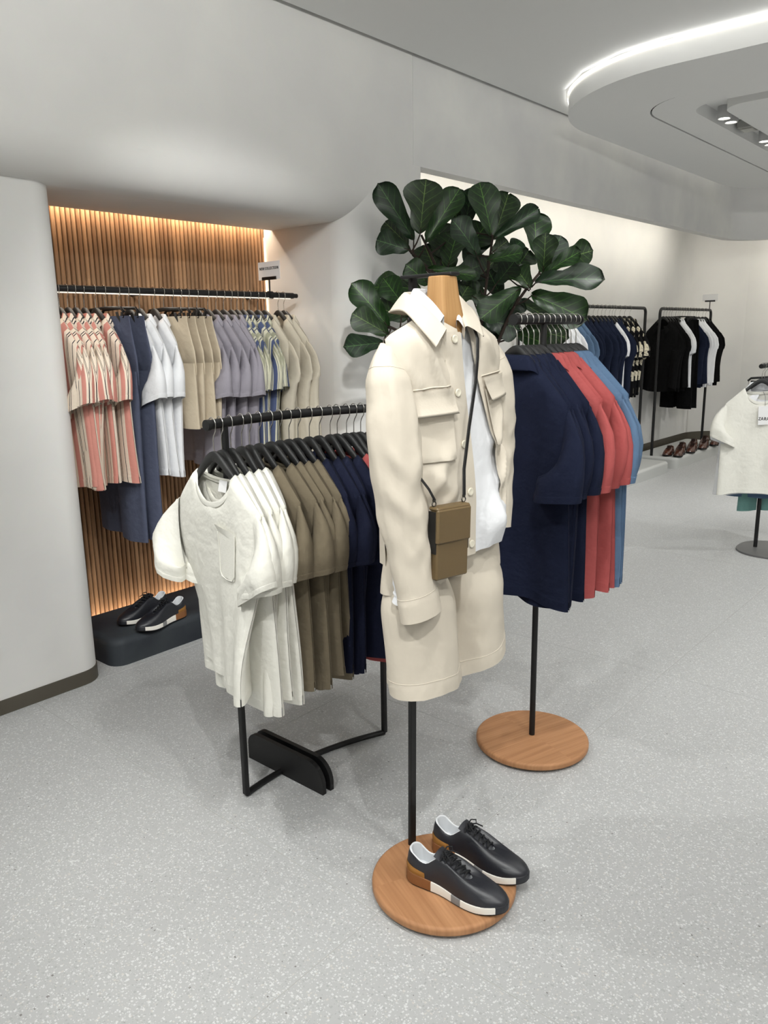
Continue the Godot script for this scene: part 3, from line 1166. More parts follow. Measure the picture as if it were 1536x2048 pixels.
func curved_rack() -> void:
	var r := thing("clothes_rack", "curved black metal clothes rack with t-shirts and a two-plate foot", "clothes rack", Vector3(-1.89, 0, -1.63))
	var off := -r.position
	var arc := func(z0: float, z1: float, y: float) -> Array:
		var p := []
		for k in 25:
			var z := lerpf(z0, z1, k / 24.0)
			p.append(Vector3(rail_x(z), y, z) + off)
		return p
	var rl := MB.new()
	rl.tube(arc.call(-1.383, -2.125, 1.245), 0.0145, 14)
	part(r, "rail", rl, M.black)
	for z in [-1.383, -2.125]:
		var cp := MB.new()
		var p := Vector3(rail_x(z), 1.245, z) + off
		cp.tube([p + Vector3(0, 0, 0.006), p - Vector3(0, 0, 0.006)], 0.0165, 14)
		part(r, "end_cap", cp, M.black)
	for z in [-1.455, -2.057]:
		var up := MB.new()
		up.box(Transform3D(Basis(), Vector3(rail_x(z), 0.625, z) + off), Vector3(0.019, 1.23, 0.019), 0.003)
		part(r, "upright", up, M.black)
	var bb := MB.new()
	var ap: Array = arc.call(-1.455, -2.057, 0.011)
	bb.tube(ap, 0.0105, 8)
	part(r, "base_bar", bb, M.black)
	var out := PackedVector2Array()
	for k in 9:
		var a := PI / 2 * k / 8.0
		out.append(Vector2(0.19 - 0.075 + 0.075 * cos(a), 0.105 - 0.075 + 0.075 * sin(a)))
	for k in 9:
		var a := PI / 2 + PI / 2 * k / 8.0
		out.append(Vector2(-0.19 + 0.045 + 0.045 * cos(a), 0.105 - 0.045 + 0.045 * sin(a)))
	out.append(Vector2(-0.19, 0.0))
	out.append(Vector2(0.19, 0.0))
	for z in [-1.628, -1.664]:
		var f := MB.new()
		f.prism(out, Transform3D(Basis(), Vector3(-1.887, 0.0, z) + off), 0.016)
		part(r, "foot_plate", f, M.black)
	# shirts
	var zs := [-1.403, -1.437, -1.478, -1.526, -1.560, -1.599, -1.645, -1.683, -1.720, -1.757, -1.802, -1.840, -1.880, -1.906, -1.941, -1.968, -1.993, -2.025, -2.055]
	var kinds := [["white", M.white, 5], ["olive", M.olive, 5], ["navy", M.navy, 4], ["coral", M.coral, 5]]
	var n := 0
	var rng := RandomNumberGenerator.new()
	rng.seed = 8
	for k in kinds:
		for i in k[2]:
			var z: float = zs[n]
			var at := Vector3(rail_x(z), 1.245, z)
			var yaw := deg_to_rad(-4.0 if n == 0 else (-9.0 + rng.randf_range(-6, 5)))
			var which := "%s %s t-shirt, counted from the near end of the curved rack" % [ORD[i], k[0]]
			if n == 0:
				which = "white crew-neck t-shirt with chest pocket, foremost on the curved rack"
			hanger(at, yaw, "black hanger carrying the %s %s t-shirt on the curved rack" % [ORD[i], k[0]], "hangers on the curved rack")
			var t := top("tee_shirt", "tee%d" % (1 + (n * 2) % 5 if n > 0 else 0), k[1], at, yaw, which, "t-shirt", "t-shirts on the curved rack")
			if n == 0:
				pocket_tee(t)
			n += 1


func patch(fn: Callable, x0: float, x1: float, y0: float, y1: float, nx := 6, ny := 6) -> MB:
	# a cloth piece laid on a surface fn(x, y) -> point, with turned edges
	var b := MB.new()
	var rows := []
	for j in ny + 1:
		var row := PackedVector3Array()
		for i in nx + 1:
			row.append(fn.call(lerpf(x0, x1, float(i) / nx), lerpf(y0, y1, float(j) / ny)))
		rows.append(row)
	b.grid(rows)
	return b


func surf_tee(x: float, y: float) -> Vector3:
	# follows the body of the first t-shirt (its own mesh) on the front
	var mesh: ArrayMesh = G.tee0.body
	var vv: PackedVector3Array = mesh.surface_get_arrays(0)[Mesh.ARRAY_VERTEX]
	var best := 0.0
	var ws := 0.0
	for i in vv.size() / 2:
		var p := vv[i]
		var d := (p.x - x) * (p.x - x) + (p.y - y) * (p.y - y)
		if d < 0.0016:
			var w := 1.0 / (d + 1e-5)
			best += p.z * w
			ws += w
	return Vector3(x, y, best / maxf(ws, 1e-6))


func pocket_tee(t: Node3D) -> void:
	var f := func(x: float, y: float) -> Vector3:
		return surf_tee(x, y) + Vector3(0, 0, 0.004)
	# chest pocket with a curling mouth
	var pk := patch(f, 0.035, 0.125, -0.315, -0.445)
	var g2 := func(x: float, y: float) -> Vector3:
		var q := surf_tee(x, y)
		return q + Vector3(0, (0.125 - x) * 0.25, 0.004 + 0.010 * sm(-0.335, -0.31, y) * (1 - sm(0.04, 0.12, x)))
	pk.grid([PackedVector3Array([g2.call(0.035, -0.33), g2.call(0.06, -0.33), g2.call(0.09, -0.33), g2.call(0.125, -0.33)]), PackedVector3Array([g2.call(0.035, -0.308), g2.call(0.06, -0.308), g2.call(0.09, -0.308), g2.call(0.125, -0.308)])])
	part(t, "pocket", pk, M.white)
	# stitched edge of the pocket
	var st := MB.new()
	var pts := []
	for q in [Vector2(0.035, -0.31), Vector2(0.035, -0.36), Vector2(0.035, -0.43), Vector2(0.045, -0.445), Vector2(0.08, -0.449), Vector2(0.115, -0.445), Vector2(0.125, -0.43), Vector2(0.125, -0.36), Vector2(0.125, -0.31)]:
		pts.append(f.call(q.x, q.y) + Vector3(0, 0, 0.001))
	st.tube(pts, 0.0016, 5)
	part(t, "pocket_seam", st, M.white)
	var lb := MB.new()
	lb.box(Transform3D(Basis(Vector3.RIGHT, -0.25), Vector3(0.004, yh(0.085) - 0.055, -0.017)), Vector3(0.042, 0.035, 0.0012), 0.0004)
	part(t, "care_label", lb, M.tag, "white woven neck label")


func wall_rail() -> void:
	var X := -3.36
	var Y := 1.706
	var r := thing("hanging_rail", "straight black hanging rail with a light under it in the slatted niche", "hanging rail", Vector3(X, Y, -2.16))
	var b := MB.new()
	b.tube([Vector3(0, 0, 0.95), Vector3(0, 0, -0.955)], 0.016, 16)
	part(r, "rail", b, M.black)
	var cp := MB.new()
	cp.tube([Vector3(0, 0, -0.955), Vector3(0, 0, -0.985)], 0.012, 14)
	part(r, "end_cap", cp, M.black)
	for z in [0.6, -0.15, -0.9]:
		var k := MB.new()
		k.tube([Vector3(0, 0, z), Vector3(-0.34, 0, z)], 0.008, 8)
		part(r, "bracket", k, M.black)
	var ls := MB.new()
	ls.box(Transform3D(Basis(), Vector3(0.004, -0.0165, 0)), Vector3(0.012, 0.005, 1.86), 0.001)
	part(r, "led_strip", ls, glow(Color(1, 0.97, 0.92), 0.8))
	strip(Vector3(X + 0.004, Y - 0.0205, -2.16), Vector3(0.1, -1, 0), Vector2(1.86, 0.01), 0.30, Color(1, 0.96, 0.9))
	# card holder
	var s := thing("sign_holder", "small white card reading NEW COLLECTION clipped on the wall rail", "sign", Vector3(X, Y, -2.948), deg_to_rad(-4))
	var cl := MB.new()
	cl.tube([Vector3(0, 0, 0.014), Vector3(0, 0, -0.014)], 0.021, 14)
	part(s, "clamp", cl, M.black)
	var stt := MB.new()
	stt.tube([Vector3(0, 0.015, 0), Vector3(0, 0.085, 0)], 0.0045, 8)
	part(s, "stem", stt, M.black)
	var ch := MB.new()
	ch.box(Transform3D(Basis(), Vector3(0, 0.088, 0)), Vector3(0.125, 0.017, 0.009), 0.002)
	part(s, "card_clip", ch, M.black)
	var cd := MB.new()
	cd.box(Transform3D(Basis(), Vector3(0, 0.128, -0.001)), Vector3(0.192, 0.094, 0.0015), 0.0005)
	var card := part(s, "card", cd, M.tag)
	lettering(card, "NEW COLLECTION", 0.165, Vector3(0, 0.140, 0.0005), true)
	# clothes, from the pier towards the far end
	var n := 0
	var rng := RandomNumberGenerator.new()
	rng.seed = 19
	for e in [
		["striped_shirt", "camp", M.pink, [-1.735, -1.773, -1.813, -1.85, -1.892, -1.946], "pink and cream striped short-sleeve shirt", "shirt"],
		["trousers", "pants", M.chambray, [-1.995, -2.066], "dark blue trousers", "trousers"],
		["white_shirt", "camp", M.purewhite, [-2.115, -2.173, -2.255], "white short-sleeve shirt", "shirt"],
		["shorts", "shorts", M.beige, [-2.31, -2.36, -2.409, -2.454], "beige shorts", "shorts"],
		["polo_shirt", "polo", M.grey, [-2.508, -2.575, -2.626, -2.675, -2.725], "mauve grey short-sleeve polo shirt", "shirt"],
		["striped_shirt", "camp", M.bluestripe, [-2.765, -2.807, -2.85, -2.908], "blue and sage striped shirt", "shirt"],
		["overshirt", "long", M.sand, [-2.955, -3.054, -3.098], "sand long-sleeve overshirt", "overshirt"],
	]:
		var zs: Array = e[3]
		for i in zs.size():
			var at := Vector3(X, Y, zs[i] * 0.9825)
			var yaw := deg_to_rad(-7.0 + rng.randf_range(-4, 4))
			var lb := "%s %s from the pier on the wall rail" % [ORD[i], e[4]]
			var clips: bool = e[1] == "pants" or e[1] == "shorts"
			hanger(at, yaw, "%s holding the %s %s on the wall rail" % ["black clip hanger" if clips else "black hanger", ORD[i], e[4]], "hangers on the wall rail", clips)
			if clips:
				legs(e[0], "%s%d" % [e[1], i % 2], e[2], at, yaw, lb, e[5], "clothes on the wall rail")
			else:
				top(e[0], "%s%d" % [e[1], n % 4], e[2], at, yaw, lb, e[5], "clothes on the wall rail")
			n += 1


func lettering(parent: Node3D, words: String, width: float, at: Vector3, bold := false) -> void:
	var tm := TextMesh.new()
	tm.text = words
	var f := SystemFont.new()
	f.font_names = PackedStringArray(["Droid Sans"])
	f.font_weight = 700 if bold else 400
	tm.font = f
	tm.font_size = 32
	tm.pixel_size = 0.001
	tm.depth = 0.0006
	var w := tm.get_aabb().size.x
	var o := MeshInstance3D.new()
	o.name = "lettering"
	o.mesh = tm
	o.material_override = M.print
	o.position = at
	o.scale = Vector3(width / w, width / w, 1)
	parent.add_child(o, true)


func disc_base(parent: Node3D, c: Vector3, r: float) -> void:
	var b := MB.new()
	b.slab(circle(r, 64), 0.024, 0.009, c + Vector3(0, 0.010, 0), 0.006)
	# grain runs across the disc
	for i in b.v.size():
		b.uv[i] = Vector2(b.v[i].x * 1.9 + 0.5 + b.v[i].z * 0.6, b.v[i].z * 0.9 - b.v[i].x * 0.3)
	part(parent, "base", b, M.oak)
	var f := MB.new()
	f.slab(circle(r * 0.9, 40), 0.012, 0.001, c)
	part(parent, "foot", f, M.black)


func polo_rack() -> void:
	var c := Vector3(-1.34, 0, -2.36)
	var r := thing("clothes_rack", "single black pole rack of polo shirts on a round oak base", "clothes rack", c)
	disc_base(r, Vector3(0.005, 0, 0.008), 0.205)
	var p := MB.new()
	p.tube([Vector3(0, 0.03, 0), Vector3(0, 1.52, 0)], 0.0105, 14)
	part(r, "pole", p, M.black)
	var rl := MB.new()
	rl.tube([Vector3(0, 1.532, 0.185), Vector3(0, 1.532, -0.245)], 0.0155, 16)
	part(r, "rail", rl, M.black)
	for z in [0.185, -0.245]:
		var e := MB.new()
		e.tube([Vector3(0, 1.532, z - 0.005), Vector3(0, 1.532, z + 0.005)], 0.0175, 16)
		part(r, "end_cap", e, M.black)
	var rng := RandomNumberGenerator.new()
	rng.seed = 3
	var n := 0
	for k in [["navy", M.polonavy, 5], ["coral", M.coral, 4], ["sky-blue", M.blue, 3]]:
		for i in k[2]:
			var z := -2.195 - n * 0.0355
			var at := Vector3(-1.34, 1.532, z)
			var yaw := PI + deg_to_rad(lerpf(-16, -6, n / 11.0) + (0.0 if n == 0 else rng.randf_range(-3, 3)))
			var lb := "%s %s polo shirt from the near end of the single-pole rack" % [ORD[i], k[0]]
			if n == 0:
				lb = "navy polo shirt seen from behind, foremost on the single-pole rack"
			hanger(at, yaw, "black hanger carrying the %s %s polo shirt on the single-pole rack" % [ORD[i], k[0]], "hangers on the single-pole rack")
			top("polo_shirt", "backpolo%d" % ((n * 3) % 4), k[1], at, yaw, lb, "shirt", "polo shirts on the single-pole rack")
			n += 1


# ---------------------------------------------------------------- the dressed stand
# Its own axes: x towards the wearer's left (picture right), y up, z forward.
const OUT_AT := Vector3(-1.157, 0, -1.555)
var nzA: FastNoiseLite
var last_sleeve: Array = []
var hung := 0


# folds of the jacket front: from x, y to x, y, height, half width
const FOLDS := [
	[-0.13, 1.50, -0.045, 1.33, 0.010, 0.014], [-0.10, 1.50, -0.02, 1.40, -0.007, 0.010], [-0.175, 1.44, -0.12, 1.36, 0.006, 0.012],
	[-0.15, 1.30, -0.05, 1.22, -0.006, 0.020], [-0.14, 1.20, -0.05, 1.12, 0.008, 0.018], [-0.05, 1.24, -0.14, 1.10, 0.006, 0.016],
	[-0.17, 1.14, -0.04, 1.04, -0.007, 0.020], [-0.02, 1.15, -0.16, 1.02, 0.006, 0.014], [0.09, 1.50, 0.15, 1.42, 0.007, 0.012],
	[0.16, 1.33, 0.12, 1.20, 0.009, 0.014], [0.18, 1.28, 0.14, 1.16, -0.008, 0.012], [0.19, 1.22, 0.14, 1.10, 0.012, 0.012], [0.19, 1.12, 0.155, 1.02, 0.010, 0.012],
]
# folds of the sleeves: angle, length share to angle, length share, height, half width
const ARM_FOLDS := [
	[0.9, 0.12, 1.5, 0.45, 0.007, 0.10], [2.2, 0.10, 1.9, 0.42, 0.006, 0.09], [0.4, 0.30, 1.9, 0.50, 0.007, 0.07], [2.7, 0.34, 1.4, 0.52, 0.006, 0.06],
	[0.2, 0.44, 2.0, 0.60, -0.006, 0.06], [2.9, 0.50, 1.2, 0.66, 0.007, 0.06], [0.5, 0.58, 1.8, 0.74, 0.006, 0.06], [2.5, 0.64, 1.3, 0.82, -0.005, 0.06], [0.8, 0.70, 1.7, 0.86, 0.005, 0.05],
	[3.4, 0.2, 3.0, 0.5, 0.006, 0.1], [5.2, 0.3, 4.6, 0.6, 0.006, 0.1], [3.9, 0.5, 3.2, 0.75, 0.006, 0.08],
]


func jw(y: float) -> float:
	return lerpf(0.194, 0.198, sm(1.35, 0.98, y))


func jb(y: float) -> float:
	return lerpf(0.055, 0.078, sm(1.45, 1.1, y))


func shoulder_y(x: float) -> float:
	var a := absf(x)
	return 1.545 - 0.42 * maxf(0.0, a - 0.06) - 1.1 * maxf(0.0, a - 0.17) * maxf(0.0, a - 0.17) * 8.0


func jz(x: float, y: float, side := 1.0, extra := 0.0) -> float:
	var a := jw(y) + extra
	var b := jb(y) + extra
	var q := pow(maxf(0.0, 1.0 - pow(minf(absf(x) / a, 1.0), 2.6)), 1.0 / 2.6)
	var t := clampf((shoulder_y(x) + extra * 0.5 - y) / 0.07, 0, 1)
	var z := b * q * sqrt(t * (2.0 - t))
	if side > 0:
		var k := sm(0.0, 0.05, shoulder_y(x) - y) * q
		z += k * (nzA.get_noise_3d(x * 50.0, y * 14.0, 1.0) * 0.008 + nzA.get_noise_3d(x * 110.0 + y * 40.0, y * 40.0, 7.0) * 0.002)
		for g in FOLDS:
			var pa := Vector2(g[0], g[1])
			var ab := Vector2(g[2], g[3]) - pa
			var tt := clampf((Vector2(x, y) - pa).dot(ab) / ab.length_squared(), 0, 1)
			var dd := (Vector2(x, y) - pa - ab * tt).length()
			z += 1.5 * g[4] * exp(-dd * dd / (g[5] * g[5])) * sm(-0.05, 0.25, tt) * (1.0 - sm(0.7, 1.05, tt))
		# long drag folds from the collar towards the pockets
		z += k * 0.0035 * sin((x * 1.0 + (1.5 - y) * 0.32) * 70.0) * sm(1.33, 1.5, y) * sm(0.03, 0.12, absf(x))
		return z
	return -z * 0.9


func front_edge(y: float) -> float:
	# edge of the buttoned front, x grows downwards
	return lerpf(-0.006, 0.030, clampf((1.51 - y) / 0.42, 0, 1))


func open_edge(y: float) -> float:
	# edge of the front that is folded back
	var k := [[1.51, 0.030], [1.455, 0.044], [1.334, 0.076], [1.205, 0.124], [1.07, 0.150], [0.95, 0.165]]
	for i in k.size() - 1:
		if y >= k[i + 1][0]:
			return lerpf(k[i][1], k[i + 1][1], clampf((k[i][0] - y) / (k[i][0] - k[i + 1][0]), 0, 1))
	return 0.165


func panel(x_in: Callable, sgn: float, y_hem: float, off: float) -> MB:
	# one front of the jacket: from the side seam to its edge
	var b := MB.new()
	var rows := []
	var uvs := []
	var nv := 44
	for j in nv + 1:
		var v := float(j) / nv
		var row := PackedVector3Array()
		var ur := PackedVector2Array()
		for i in 27:
			var u := i / 26.0
			# the top follows the shoulder, then the neckline
			var yc := lerpf(1.50, y_hem, v)
			var xe: float = x_in.call(yc)
			var xs := sgn * jw(yc) * 0.999
			var x := lerpf(xs, xe, u)
			var yt := shoulder_y(x)
			if absf(x) < 0.085:
				yt = lerpf(1.505, shoulder_y(0.085), sm(0.0, 0.085, absf(x)))
			var y := lerpf(yt, y_hem, v)
			var z := jz(x, y) + off
			if v > 0.955:
				z += 0.0018
			if u > 0.92:
				z -= 0.003 * (u - 0.92) / 0.08
			row.append(Vector3(x, y, z))
			ur.append(Vector2(x, y))
		rows.append(row)
		uvs.append(ur)
	b.grid(rows, false, uvs)
	return b


func sleeve_tube(path: Array, rw: Array, rd: Array, sd: float, wrinkles: float, cuff := 0.0) -> MB:
	# path of centres with half widths (x) and half depths; rings stay square to the path
	var b := MB.new()
	var cv := Curve3D.new()
	for i in path.size():
		var t: Vector3 = (path[mini(i + 1, path.size() - 1)] - path[maxi(i - 1, 0)]) / 6.0
		cv.add_point(path[i], -t, t)
	var L := cv.get_baked_length()
	var rows := []
	var uvs := []
	var nv := 60
	for j in nv + 1:
		var v := float(j) / nv
		var c := cv.sample_baked(v * L, true)
		var t := (cv.sample_baked(minf(L, v * L + 0.01), true) - cv.sample_baked(maxf(0, v * L - 0.01), true)).normalized()
		var ex := (Vector3.RIGHT - t * t.x).normalized()
		var ez := t.cross(ex)
		var f := v * (rw.size() - 1)
		var i0 := mini(int(f), rw.size() - 2)
		var a: float = lerpf(rw[i0], rw[i0 + 1], sm(0, 1, f - i0))
		var d: float = lerpf(rd[i0], rd[i0 + 1], sm(0, 1, f - i0))
		var row := PackedVector3Array()
		var ur := PackedVector2Array()
		for k in 36:
			var q := TAU * k / 36.0
			var w := nzA.get_noise_3d(cos(q) * 22.0 + sd, sin(q) * 22.0, v * L * 26.0) * wrinkles
			w += 0.28 * wrinkles * sin(v * L * 60.0 + q * 2.0 + sd) * sm(0.25, 0.5, v) * (1 - sm(0.7, 0.95, v))
			for g in ARM_FOLDS:
				var pa := Vector2(g[0], g[1] * 3.0)
				var ab := Vector2(g[2], g[3] * 3.0) - pa
				var me := Vector2(q if sd < 4.0 else PI - q if q < PI else q, v * 3.0)
				var tt := clampf((me - pa).dot(ab) / ab.length_squared(), 0, 1)
				var dd := (me - pa - ab * tt).length() * 0.55
				w += g[4] * 0.7 * exp(-dd * dd / (g[5] * g[5])) * sm(-0.05, 0.3, tt) * (1.0 - sm(0.65, 1.05, tt))
			if cuff > 0 and v > 1 - cuff:
				w = w * 0.3 + 0.0025
			row.append(c + ex * cos(q) * (a + w) + ez * sin(q) * (d + w))
		for k in 37:
			ur.append(Vector2(TAU * k / 36.0 * 0.07, -v * L))
		rows.append(row)
		uvs.append(ur)
	b.grid(rows, true, uvs)
	last_sleeve = rows
	return b


func ring_seam(j: int) -> MB:
	# stitched line round the sleeve made last
	var b := MB.new()
	var row: PackedVector3Array = last_sleeve[j]
	var p := []
	for k in row.size() + 1:
		p.append(row[k % row.size()])
	b.tube(p, 0.001, 5, false)
	return b


func spline(p: Array, t: float) -> Vector3:
	var f := clampf(t, 0, 1) * (p.size() - 1)
	var i := mini(int(f), p.size() - 2)
	var a: Vector3 = p[maxi(i - 1, 0)]
	var d: Vector3 = p[mini(i + 2, p.size() - 1)]
	var b: Vector3 = p[i]
	return b.cubic_interpolate(p[i + 1], a, d, f - i)


func collar_mesh(fold: Array, edge: Array, stand: float, puff: float) -> MB:
	# turned-down collar between the fold line round the neck and the free edge, from the right point to the left one
	var b := MB.new()
	var rows := []
	for j in 11:
		rows.append(PackedVector3Array())
	var n := 72
	for i in n + 1:
		var t := float(i) / n
		var f := spline(fold, t)
		var e := spline(edge, t)
		var o := Vector3(f.x, 0, f.z * 1.3).normalized()
		var across := (e - f)
		var along := spline(fold, minf(1, t + 0.01)) - spline(fold, maxf(0, t - 0.01))
		var nn := along.cross(across).normalized()
		if nn.dot(o + Vector3(0, 0.4, 0)) < 0:
			nn = -nn
		var low := f - Vector3(o.x * 0.004, stand, o.z * 0.004)
		var pr := [low, low.lerp(f, 0.6), f - o * 0.002 - Vector3(0, 0.002, 0), f, f + across * 0.04 + nn * puff * 0.7, f + across * 0.15 + nn * puff, f + across * 0.4 + nn * puff, f + across * 0.7 + nn * puff * 0.7, f + across * 0.92 + nn * 0.0012, e + nn * 0.0026, e - nn * 0.0016]
		for k in 11:
			rows[k].append(pr[k])
	b.grid(rows)
	return b


func ridge(fn: Callable, pts: Array, r := 0.0014) -> MB:
	# a raised stitched seam along points (x, y) of the front
	var b := MB.new()
	var p := []
	for i in pts.size() - 1:
		for k in 5:
			var q: Vector2 = pts[i].lerp(pts[i + 1], k / 5.0)
			p.append(fn.call(q.x, q.y))
	p.append(fn.call(pts[-1].x, pts[-1].y))
	b.tube(p, r, 5)
	return b


func quad_patch(fn: Callable, a: Vector2, b: Vector2, c: Vector2, d: Vector2, lift_low: float, th := 0.003) -> MB:
	# cloth flap a-b along the top, d-c along the bottom; its lower edge stands off
	var m := MB.new()
	var top_rows := []
	var rows := []
	for j in 9:
		var v := j / 8.0
		var row := PackedVector3Array()
		for i in 11:
			var u := i / 10.0
			var q := a.lerp(b, u).lerp(d.lerp(c, u), v)
			var p: Vector3 = fn.call(q.x, q.y)
			var e := 0.0016 if j <= 1 or j >= 7 or i == 0 or i == 10 else 0.0
			row.append(p + Vector3(0, 0, th + lift_low * v * v + e))
		rows.append(row)
	var under := PackedVector3Array()
	for i in 11:
		var u := i / 10.0
		var q := d.lerp(c, u)
		under.append(fn.call(q.x, q.y) + Vector3(0, 0.002, lift_low * 0.6))
	rows.append(under)
	m.grid(rows)
	return m


func outfit() -> void:
	nzA = noise(0.05, 3, 42)
	var turn := deg_to_rad(84.0)
	# stand
	var st := thing("display_stand", "tall black display stand with a wooden neck and round oak base", "display stand", OUT_AT, turn)
	disc_base(st, Vector3(-0.03, 0, 0.035), 0.198)
	var pl := MB.new()
	pl.box(Transform3D(Basis(Vector3.FORWARD, 0.012), Vector3(0.018, 0.832, -0.126)), Vector3(0.024, 1.60, 0.014), 0.003)
	part(st, "pole", pl, M.black)
	var ar := MB.new()
	ar.box(Transform3D(Basis(), Vector3(0.012, 1.632, -0.055)), Vector3(0.034, 0.008, 0.17), 0.002)
	part(st, "arm", ar, M.black)
	var nk := MB.new()
	var rows := []
	var uvs := []
	for l in [[1.627, 0.026, 0.022, 0.0], [1.6265, 0.0285, 0.0245, 0.0], [1.624, 0.030, 0.026, 0.0], [1.58, 0.035, 0.029, 0.002], [1.54, 0.041, 0.033, 0.006], [1.50, 0.050, 0.036, 0.006], [1.46, 0.050, 0.026, 0.0], [1.40, 0.06, 0.018, 0.0]]:
		var row := PackedVector3Array()
		var ur := PackedVector2Array()
		for k in 40:
			var a := TAU * k / 40.0
			var cx := signf(cos(a)) * pow(absf(cos(a)), 0.45)
			var cz := signf(sin(a)) * pow(absf(sin(a)), 0.45)
			row.append(Vector3(cx * l[1], l[0], cz * l[2] + l[3]))
		for k in 41:
			ur.append(Vector2(0.2 + 0.5 * absf(1.0 - k / 20.0), l[0] * 1.2))
		rows.append(row)
		uvs.append(ur)
	nk.grid(rows, true, uvs)
	var cap := []
	for q in rows[0]:
		cap.append(q)
	nk.poly(cap, Vector3.UP)
	part(st, "neck", nk, M.neck)
	# white shirt under the jacket
	var sh := thing("white_shirt", "white open-collar shirt worn under the cream jacket on the stand", "shirt", OUT_AT, turn)
	var sb := MB.new()
	for side in [1.0, -1.0]:
		var rr := []
		var uu := []
		for j in 37:
			var v := j / 36.0
			var row := PackedVector3Array()
			var ur := PackedVector2Array()
			for i in 33:
				var u := lerpf(-0.97, 0.97, i / 32.0)
				var x := u * (0.195 - 0.01 * (1 - v))
				var yt := shoulder_y(x) - 0.012
				if absf(x) < 0.07:
					yt = lerpf(1.492 if side > 0 else 1.53, shoulder_y(0.07) - 0.012, absf(x) / 0.07)
				var y := lerpf(yt, 0.945 + 0.035 * sm(0.02, 0.18, x) + 0.01 * sin(x * 30), v)
				var z: float = jz(x, y, side) - side * 0.011
				if side > 0:
					# blouses out where the jacket is open
					var bl := exp(-pow((x - 0.115) / 0.045, 2)) * exp(-pow((y - 1.03) / 0.06, 2))
					z += 0.034 * bl + 0.012 * sm(1.2, 1.0, y) * sm(0.0, 0.06, x)
					z += 0.005 * sin(x * 95 + y * 20) * sm(1.3, 1.1, y) * sm(0.03, 0.08, x)
				row.append(Vector3(x, y, z))
				ur.append(Vector2(x, y))
			if side < 0:
				row.reverse()
				ur.reverse()
			rr.append(row)
			uu.append(ur)
		sb.grid(rr, false, uu)
	part(sh, "body", sb, M.purewhite)
	part(sh, "collar", collar_mesh(
		[Vector3(-0.061, 1.534, 0.062), Vector3(-0.062, 1.566, 0.028), Vector3(-0.064, 1.594, -0.012), Vector3(-0.048, 1.600, -0.045), Vector3(0.01, 1.600, -0.062), Vector3(0.050, 1.590, -0.050), Vector3(0.062, 1.575, -0.01), Vector3(0.026, 1.547, 0.026), Vector3(-0.007, 1.525, 0.052)],
		[Vector3(-0.085, 1.500, 0.058), Vector3(-0.085, 1.530, 0.030), Vector3(-0.080, 1.560, -0.01), Vector3(-0.060, 1.560, -0.06), Vector3(0.01, 1.560, -0.08), Vector3(0.065, 1.560, -0.07), Vector3(0.084, 1.555, -0.02), Vector3(0.045, 1.522, 0.030), Vector3(0.016, 1.505, 0.054)], 0.035, 0.003), M.purewhite)
	var wc := sleeve_tube([Vector3(-0.168, 0.96, 0.045), Vector3(-0.160, 0.90, 0.052), Vector3(-0.166, 0.865, 0.045)], [0.050, 0.052, 0.054], [0.03, 0.03, 0.03], 4.0, 0.002)
	part(sh, "cuff", wc, M.purewhite)
	# shorts
	var so := thing("shorts", "cream tailored shorts hung under the cream jacket", "shorts", OUT_AT, turn)
	var hp := MB.new()
	var hr := []
	var hu := []
	for j in 13:
		var v := j / 12.0
		var row := PackedVector3Array()
		var ur := PackedVector2Array()
		var y := lerpf(1.07, 0.885, v)
		for k in 48:
			var a := TAU * k / 48.0
			var w := lerpf(0.185, 0.212, sm(0, 1, v))
			var dp := lerpf(0.055, 0.072, v)
			var pinch := 1.0 - 0.8 * sm(0.4, 1.0, v) * exp(-pow(cos(a) * w / 0.045, 2))
			row.append(Vector3(cos(a) * w + 0.006, y, sin(a) * dp * pinch + nzA.get_noise_3d(cos(a) * 25, y * 20, sin(a) * 25) * 0.006))
		for k in 49:
			ur.append(Vector2(TAU * k / 48.0 * 0.15, y))
		hr.append(row)
		hu.append(ur)
	hp.grid(hr, true, hu)
	part(so, "waist", hp, M.jacket)
	for s in [-1.0, 1.0]:
		var lg := MB.new()
		var lr := []
		var lu := []
		for j in 33:
			var v := j / 32.0
			var row := PackedVector3Array()
			var ur := PackedVector2Array()
			var c := Vector3(s * 0.106 + 0.004, 0, 0.004)
			if s > 0:
				c += Vector3(0.016, 0, -0.012) * v
			else:
				c += Vector3(0.008, 0, 0.014) * v
			var hem := 0.622 if s < 0 else 0.622
			for k in 40:
				var a := TAU * k / 40.0
				var w := lerpf(0.080, 0.106, sm(0.0, 0.35, v))
				var dp := lerpf(0.045, 0.080, sm(0.0, 0.4, v))
				# pressed crease in front
				var cr := 1.0 + 0.10 * v * pow(maxf(0.0, sin(a)), 6.0)
				var wr := nzA.get_noise_3d(cos(a) * 22 + s * 9, v * 9.0, sin(a) * 22) * 0.009 + (0.010 * sin(a * 3.0 + s * 2.0 + v * 2.0)) * v
				var st2 := 0.0016 if v > 0.885 else 0.0
				var y := lerpf(0.95, hem + (0.075 * (cos(a) * 0.5 + 0.15) if s > 0 else -0.006 * cos(a)), v)
				row.append(Vector3(c.x + cos(a) * (w + wr + st2), y, c.z + sin(a) * (dp * cr + wr + st2)))
			for k in 41:
				ur.append(Vector2(TAU * k / 40.0 * 0.1, v * 0.3))
			lr.append(row)
			lu.append(ur)
		lg.grid(lr, true, lu)
		var lp := part(so, "leg", lg, M.jacket)
		last_sleeve = lr
		part(lp, "hem_seam", ring_seam(28), M.jacket)
	# jacket
	var jk := thing("jacket", "cream buttoned overshirt jacket with flap pockets on the display stand", "jacket", OUT_AT, turn)
	var right := func(y: float) -> float: return front_edge(y)
	var left := func(y: float) -> float: return open_edge(y)
	part(jk, "front_panel", panel(right, -1.0, 0.955, 0.004), M.jacket)
